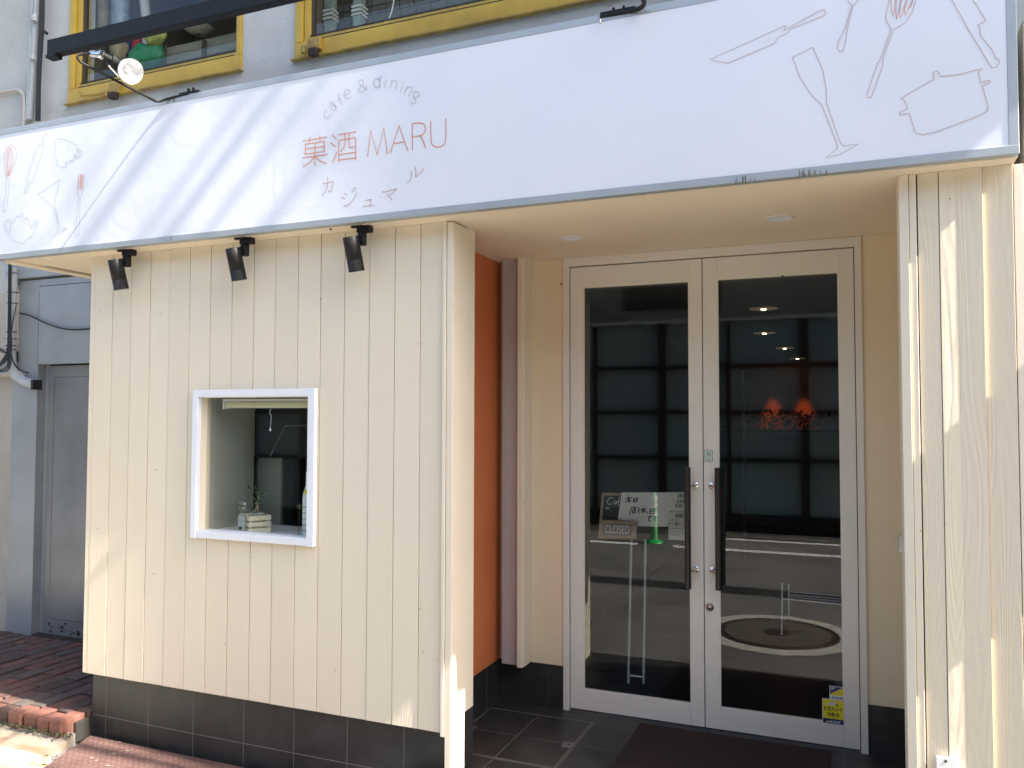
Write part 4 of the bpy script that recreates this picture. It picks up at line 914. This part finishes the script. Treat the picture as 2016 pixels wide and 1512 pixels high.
# checker plate ramp
g=MB(); pz=ZG+.022
pc=[(-3.262,-.985),(-3.13,-1.36),(-3.05,-1.62),(-1.75,-1.62),(-1.75,-.985)]
g.face([(x,y,pz) for x,y in reversed(pc)] if False else [(pc[0][0],pc[0][1],pz),(pc[1][0],pc[1][1],pz),(pc[2][0],pc[2][1],pz),(pc[3][0],pc[3][1],pz),(pc[4][0],pc[4][1],pz)],M_plate)
for a,b in zip(pc,pc[1:]): g.face([(a[0],a[1],pz),(a[0],a[1],ZG),(b[0],b[1],ZG),(b[0],b[1],pz)],M_plate)
random.seed(31)
ny=0
yy=-1.0
while yy>-1.60:
    xx=-3.24+(.018 if ny%2 else 0)
    while xx<-1.77:
        if xx > -3.262+(-(yy+.985))*0.352+.01:
            s=.0045; l=.0125
            if ny%2: g.mesh([(xx-l,yy-s*.5,pz),(xx,yy-s,pz),(xx+l,yy-s*.5,pz),(xx+l,yy+s*.5,pz),(xx,yy+s,pz),(xx-l,yy+s*.5,pz),(xx,yy,pz+.003)],[(0,1,6),(1,2,6),(2,3,6),(3,4,6),(4,5,6),(5,0,6)],M_plate)
            else: g.mesh([(xx-s,yy-l*.9,pz),(xx+s,yy-l*.9,pz),(xx+s,yy+l*.9,pz),(xx-s,yy+l*.9,pz),(xx,yy,pz+.003)],[(0,1,4),(1,2,4),(2,3,4),(3,0,4)],M_plate)
        xx+=.036
    yy-=.018; ny+=1
for (px,py,l,a) in ((225,1483,.05,.5),(213,1507,.04,.2),(250,1478,.03,.3),(190,1497,.03,1.2),(235,1460,.02,.4),(180,1492,.03,.6)):
    p=atz(px,py,pz+.0035); d=Vector((math.cos(a),math.sin(a),0)); u=Vector((-d.y,d.x,0))*.003
    g.face([p-d*l*.5,p+u,p+d*l*.5,p-u],M_scr)
tag(g.build('steel_ramp_plate'),'red brown checker plate ramp in front of the tile base','ramp')

# ================================================================== INTERIOR of the shop
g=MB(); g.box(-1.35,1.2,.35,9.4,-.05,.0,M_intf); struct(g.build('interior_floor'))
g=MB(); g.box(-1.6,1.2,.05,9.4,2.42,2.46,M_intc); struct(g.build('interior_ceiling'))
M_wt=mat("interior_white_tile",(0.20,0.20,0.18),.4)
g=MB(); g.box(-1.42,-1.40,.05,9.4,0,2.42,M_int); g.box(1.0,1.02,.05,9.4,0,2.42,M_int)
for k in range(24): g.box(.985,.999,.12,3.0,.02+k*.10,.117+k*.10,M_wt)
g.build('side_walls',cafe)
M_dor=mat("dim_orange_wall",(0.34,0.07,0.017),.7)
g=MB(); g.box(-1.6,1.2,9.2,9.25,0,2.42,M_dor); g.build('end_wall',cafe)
M_lit=emis("lamp_glow",(1.0,0.72,0.38),6.0)
M_rimg=emis("dim_rim_glow",(.25,.18,.10),.08)
labs=['nearest','second','third','farthest']
for k,(xx,yy) in enumerate(((-.194,2.661),(-.373,4.665),(-.314,6.70),(-.275,8.709))):
    t=thing('ceiling_light','lit round ceiling light inside the shop, the %s seen through the right door'%labs[k],'ceiling light',(xx,yy,2.42),'lit ceiling lights inside the shop')
    g=MB(); g.lathe((xx,yy,2.4195),(0,0,-1),[(.11,0),(.11,.006),(.02,.004)],M_rimg,24); g.build('shade',t)
    g=MB(); g.lathe((xx,yy,2.419),(0,0,-1),[(.020,.006),(.018,.012),(0,.014)],M_lit,16); g.build('bulb',t)
for k,px in enumerate((1520,1581)):
    p=at(px,800,9.0); ld=bpy.data.lights.new('wall_washer','SPOT'); ld.energy=6; ld.color=(1,.5,.22); ld.spot_size=R(34); ld.spot_blend=1.0; ld.shadow_soft_size=.03
    lo=bpy.data.objects.new('wall_washer',ld); C.objects.link(lo); lo.location=(p.x,8.93,2.25); lo.rotation_euler=(R(17),0,0)
    tag(lo,'warm spot lamp washing the orange end wall, %s one'%('left','right')[k],'lamp')
g=MB(); g.box(-1.39,.98,8.0,8.2,0.0,1.33,M_int); g.box(-1.39,.98,7.96,8.24,1.33,1.36,M_gap); tag(g.build('glow_cutoff_block'),'dark block added at the far end to darken the wall below the orange glow','blocker')  # block added so the glow on the end wall fades to dark lower down
# dried flowers silhouettes in front of the orange wall
random.seed(14)
for k,px in enumerate((1518,1566,1600)):
    t=thing('dried_flower_vase',('bushy dark','slim dark','tall dark')[k]+' dried flowers before the orange lit wall','flowers',tuple(at(px,850,8.4)))
    c=at(px,850,8.4); g=MB(); g.lathe((c.x,8.4,.78),(0,0,1),[(.05,0),(.09,.12),(.05,.28),(.04,.3)],M_black,14); g.build('vase',t)
    g=MB()
    for j in range(170):
        d=Vector((random.gauss(0,.13),random.gauss(0,.05),random.uniform(.0,.56) if k else random.uniform(0,.60))); b=Vector((c.x,8.4,1.06)); e=b+d
        if j%3==0: g.tube([b,e],.003,M_int,4,caps=False)
        s=random.uniform(.018,.042); u=Vector((random.gauss(0,1),random.gauss(0,1),random.gauss(0,1))).normalized()*s; v_=u.orthogonal().normalized()*s*.7
        g.face([e-u,e+v_,e+u,e-v_],M_int)
    g.build('stems',t)
g=MB(); p=at(1463,730,5.0); g.box(p.x-.012,p.x+.012,4.99,5.03,0.0,p.z,M_wood); tag(g.build('timber_post'),'slim timber post inside the shop left of the orange lit wall','post')
# notice boards just behind the left pane
def TD(Y): return lambda p: (lambda q:(q.x,q.z))(at(1140+p[0]/5.04, 900+p[1]/5.04, Y))
def board(mb,pts,Y,mt,th=.004):
    P=[TD(Y)(p) for p in pts]; v=[(x,Y,z) for x,z in P]+[(x,Y+th,z) for x,z in P]; n=len(P)
    mb.mesh(v,[tuple(range(n)),tuple(range(2*n-1,n-1,-1))]+[(i,n+i,n+(i+1)%n,(i+1)%n) for i in range(n)],mt)
def pen(mb,Y,lst,wd,mt,sm=False):
    for k,s_ in enumerate(lst):
        P=[TD(Y)(p) for p in s_]
        if sm and len(P)>2: P=[(q.x,q.y) for q in smooth([Vector(p) for p in P])]
        mb.strip(P,wd,Y-.0004-.0001*(k%7),mt)
M_paper.node_tree.nodes['Principled BSDF'].inputs['Base Color'].default_value=(.55,.54,.50,1)
es=thing('menu_stand','wooden chalkboard menu stand with thin pale legs behind the left glass','stand',tuple(at(1260,1340,.22)))
YE=.075
g=MB(); board(g,[(225,355),(425,355),(380,645),(200,645)],YE+.01,M_wood,.012); board(g,[(248,380),(420,380),(385,622),(230,622)],YE+.008,M_chalkb,.002)
pen(g,YE+.008,[[(335,410),(305,405),(283,435),(290,465),(325,462)],[(360,430),(345,450),(360,465),(372,440),(375,462)],[(410,395),(395,410),(390,480)],[(380,440),(405,438)]],.003,M_chalk,True)
pen(g,YE+.008,[[(265,500),(300,505)],[(270,520),(285,510),(300,520)],[(320,530),(322,532)]],.0025,M_chalk)
g.build('chalkboard',es)
g=MB()
for px0,px1 in ((1243,1237),(1271,1267)):
    a=at(px0,1062,YE+.03); b=at(px1,1345,YE+.03); g.tube([a,b],.0068,M_pvc,8)
g.tube([at(1240,1262,YE+.03),at(1269,1264,YE+.03)],.005,M_lg,8) if False else None
g.tube([at(1240,1330,YE+.03),at(1268,1333,YE+.03)],.005,M_lg,8); g.build('legs',es)
cs=MB(); board(cs,[(207,622),(578,640),(565,812),(185,805)],YE-.03,M_wood,.012); board(cs,[(240,668),(525,672),(520,778),(232,772)],YE-.0325,mat("grey_slate",(.14,.13,.12),.6),.002)
q0=TD(YE-.033)((258,748)); q1=TD(YE-.033)((500,690)); text_into(cs,"CLOSED",M_lg,q0[0],q0[1],YE-.0345,width=q1[0]-q0[0],height=.010*1.0+abs(q1[1]-q0[1])*.8,bold=-.01)
tag(cs.build('closed_sign'),'small wooden framed board reading CLOSED','sign')
g=MB(); board(g,[(422,350),(918,350),(885,692),(575,686),(580,640),(385,622)],YE,M_paper,.001); 
pen(g,YE,[[(460,412),(530,400)],[(490,378),(497,455)],[(492,412),(478,432),(458,450)],[(497,412),(518,436)],[(485,438),(508,436)],
 [(540,412),(538,445)],[(540,412),(580,408),(577,442)],[(540,428),(578,425)],[(538,445),(577,442)],
 [(545,485),(548,498)],[(515,505),(575,498)],[(518,505),(510,545),(500,570)],[(545,505),(545,530)],[(545,517),(568,514)],[(530,532),(562,528)],[(530,532),(532,552),(560,550),(562,528)],
 [(600,500),(585,535)],[(593,520),(592,560)],[(610,520),(668,512)],[(640,500),(638,560)],[(638,520),(615,550)],[(640,520),(680,555)],
 [(705,520),(702,560)],[(705,520),(755,513),(750,560)],[(705,540),(750,536)],[(702,560),(750,558)],
 [(680,590),(715,583),(690,610),(695,632),(712,632)],[(715,592),(722,598)],[(725,585),(732,592)],[(738,595),(775,588)],[(758,582),(760,610),(748,618),(752,605),(762,612),(752,640)]],.0055,M_ink)
tag(g.build('closed_notice'),'white paper handwritten with black characters for closed today','notice')
g=MB(); board(g,[(905,350),(1200,350),(1190,830),(885,820)],YE+.004,mat("menu_paper",(.55,.53,.48),.7),.001); Y4=YE+.0035
for (s_,x_,y_,h_) in (("380",972,402,32),("330",965,455,32),("500",952,500,30),("500",952,600,32),("2",952,680,32)):
    a=TD(Y4)((x_,y_)); b=TD(Y4)((x_,y_-h_)); text_into(g,s_,M_ink,a[0],a[1],Y4-.0006,height=(b[1]-a[1])*1.25,shear=.15,bold=.02)
random.seed(44)
for (yy_,n) in ((545,9),(630,5),(665,7),(715,8),(745,7),(775,6),(435,2)):
    for k in range(n):
        x_=905+k*17+random.uniform(-3,3); pen(g,Y4,[[(x_,yy_-8),(x_+10,yy_-10+random.uniform(-3,3))],[(x_+5,yy_-14),(x_+4+random.uniform(-3,3),yy_+4)]],.0016,M_ink)
tag(g.build('price_list'),'handwritten price list with 380, 330 and 500 beside the closed notice','menu')
# white rack inside right pane
g=MB(); YRk=.35
g.tube([at(1540,1148,YRk),at(1539,1250,YRk)],.0042,M_white,8); g.tube([at(1553,1150,YRk),at(1553,1212,YRk)],.0035,M_white,6)
for k,(a_,b_) in enumerate((((1542,1179),(1665,1191)),((1555,1165),(1665,1174)),((1555,1171),(1665,1180)),((1555,1175),(1665,1185)))): g.tube([at(*a_,YRk),at(*b_,YRk)],.0035 if k==0 else .002,M_white,6)
tag(g.build('wire_rack'),'white wire rack just inside the right door','rack')

# ================================================================== ACROSS THE STREET (seen in the glass)
YO=-7.95
opp=thing('street_hoarding','dark panelled hoarding across the street','fence',(0,YO,0))
M_hp=mat("blue_grey_panel",(0.19,0.30,0.32),.6,col2=(0.27,0.30,0.285),vscale=.5); M_beam=mat("dark_beam",(0.022,0.019,0.017),.8); M_hd=mat("dark_plinth",(0.028,0.028,0.030),.8,var=.4,vscale=4)
g=MB(); g.box(-30,30,YO-.1,YO-.02,.10,2.95,M_hp); g.build('panels',opp)
g=MB()
for z in (.10,.90,1.58,2.25): g.box(-30,30,YO-.02,YO+.05,z,z+.055,M_beam)
x=-29.2+.0; k=0
while x<30: g.box(x,x+(.11 if k%2 else .045),YO-.02,YO+.07,ZG,2.95,M_beam); x+=1.0; k+=1
g.build('rails',opp)
g=MB(); g.box(-30,30,YO-.02,YO+.08,2.93,2.98,M_pvc); g.build('top_rail',opp)
g=MB(); g.box(-30,30,YO-.03,YO+.03,ZG,.10,M_hd); g.build('plinth',opp)
ob=thing('opposite_building','dark grey building behind the hoarding across the street','building',(0,-9,0))
M_ob=mat("opposite_wall",(0.30,0.28,0.25),.8,var=.3,vscale=1); g=MB(); g.box(-26,26,-14,-9,ZG,5.2,M_ob); g.build('wall',ob)
for k in range(14): g=MB(); g.box(-24+k*3.5,-22.4+k*3.5,-8.999,-8.95,3.3,4.6,M_beam); g.build('window',ob)
# manhole
mh=thing('manhole_cover','round rusty iron manhole cover in a pale concrete ring in the street','manhole cover',(-.11,-2.56,ZG))
cx,cy=-.11,-2.60; M_iron=mat("rusty_iron",(0.030,0.021,0.016),.6,metal=.2,col2=(0.055,0.032,0.020),vscale=12); M_ring=mat("old_concrete_ring",(0.50,0.47,0.41),.85,var=.3,vscale=14,bump=.5,bscale=70); M_stud=mat("worn_stud",(0.30,0.26,0.225),.5)
g=MB(); n=64; random.seed(17); v=[]; 
for k in range(n):
    t=2*math.pi*k/n; ro=.60+random.uniform(-.012,.012); v+=[(cx+.462*math.cos(t),cy+.462*math.sin(t),ZG+.005),(cx+ro*math.cos(t),cy+ro*math.sin(t),ZG+.004)]
g.mesh(v,[(2*k,2*k+1,(2*k+3)%(2*n),(2*k+2)%(2*n)) for k in range(n)],M_ring); g.build('concrete_ring',mh)
g=MB(); g.lathe((cx,cy,ZG),(0,0,1),[(.46,0),(.46,.010),(.445,.012),(.44,.006),(.425,.006),(.42,.009),(0,.009)],M_iron,64)
g.lathe((cx,cy,ZG),(0,0,1),[(.10,.009),(.10,.012),(.085,.012),(.085,.009)],M_iron,32); g.build('cover',mh)
g=MB(); pitch=.048
for i in range(-11,12):
    for j in range(-11,12):
        x_=(i+.5*(j%2))*pitch; y_=j*pitch*.9
        if .11**2<x_*x_+y_*y_<.405**2:
            a,b=.0095,.015
            g.box(cx+x_-a,cx+x_+a,cy+y_-b,cy+y_+b,ZG+.009,ZG+.013,M_stud)
g.build('tread_studs',mh)
# lane pole
bo=thing('lane_pole','green flexible lane pole with white bands across the street','bollard',(-2.0,-6.75,ZG))
g=MB(); bx,by=-2.02,-6.8; g.lathe((bx,by,ZG),(0,0,1),[(.0,.045),(.06,.045),(.105,.025),(.12,.0)],M_green,28); g.build('base',bo)
M_g2=mat("green_pole",(0.22,0.66,0.26),.4)
g=MB(); g.lathe((bx,by,ZG),(0,0,1),[(.046,.045),(.042,.3),(.038,.62),(.034,.66),(0,.67)],M_g2,20); g.build('post',bo)
for z in (.36,.47,.57):
    g=MB(); g.lathe((bx,by,ZG+z),(0,0,1),[(.044,0),(.042,.055)],M_prw,20); g.build('band',bo)

# ---- neighbours and overhead things that shade the front
nb=thing('neighbour_wall','rough pale wall right of the boarded pier','wall',(1.5,-.9,0))
g=MB(); g.box(1.0,9,-.97,-.6,ZG,2.9,M_stucco2); g.build('wall',nb); g=MB(); g.box(1.6,1.75,-1.12,-.97,1.68,1.98,M_alu); g.box(1.6,1.75,-1.12,-.97,2.10,2.34,M_alu); g.build('sun_blocker_boxes',nb)  # small boxes are added, unseen, to break up the sun on the pier
ps=thing('sign_shade_slab','tall unseen slab added to keep sun off the right part of the sign','sign',(3.1,-.8,5))  # slab added out of view to shade the right part of the sign face
g=MB(); g.box(3.0,3.25,-1.50,-.05,4.80,17,M_stucco); g.build('box',ps,bevel=.01)
for z_ in (6,11): g=MB(); g.box(3.05,3.2,-.049,0.0,z_,z_+.1,M_black); g.build('bracket',ps)
def cable(name,label,a,b,r,sag=.25):
    g=MB(); a=Vector(a); b=Vector(b); P=[a.lerp(b,t/16)-Vector((0,0,sag*4*(t/16)*(1-t/16))) for t in range(17)]; g.tube(P,r,M_cable,8); return tag(g.build(name),label,'cable')
def cx_of(c, xc): return c+.98*xc
for k,(c,xc,r,nm) in enumerate(((5.62,4.0,.045,'thick'),(5.22,5.2,.026,'middle'),(5.05,3.6,.034,'lower'),(4.80,4.4,.022,'thin'),(5.95,7.0,.022,'upper'),(4.45,6.0,.036,'last'))):
    z=cx_of(c,xc); cable('overhead_cable','%s black cable strung across the street overhead'%nm,(xc,.0,z),(xc+.1,-8.6,z+.05),r,0.0)
cable('telecom_cable','heavy cable bundle strung along the street, farther out',(-30,-4.72,7.0),(40,-4.72,7.0),.18,0)
cable('telecom_cable','thin cable bundle strung along the street near the front',(-30,-1.66,6.2),(40,-1.60,6.2),.030,0)
cable('telecom_cable','second thin cable strung along the street near the front',(-30,-1.98,6.6),(40,-1.94,6.6),.030,0)

# tidy helper properties
for o in bpy.data.objects:
    if '_org' in o: del o['_org']
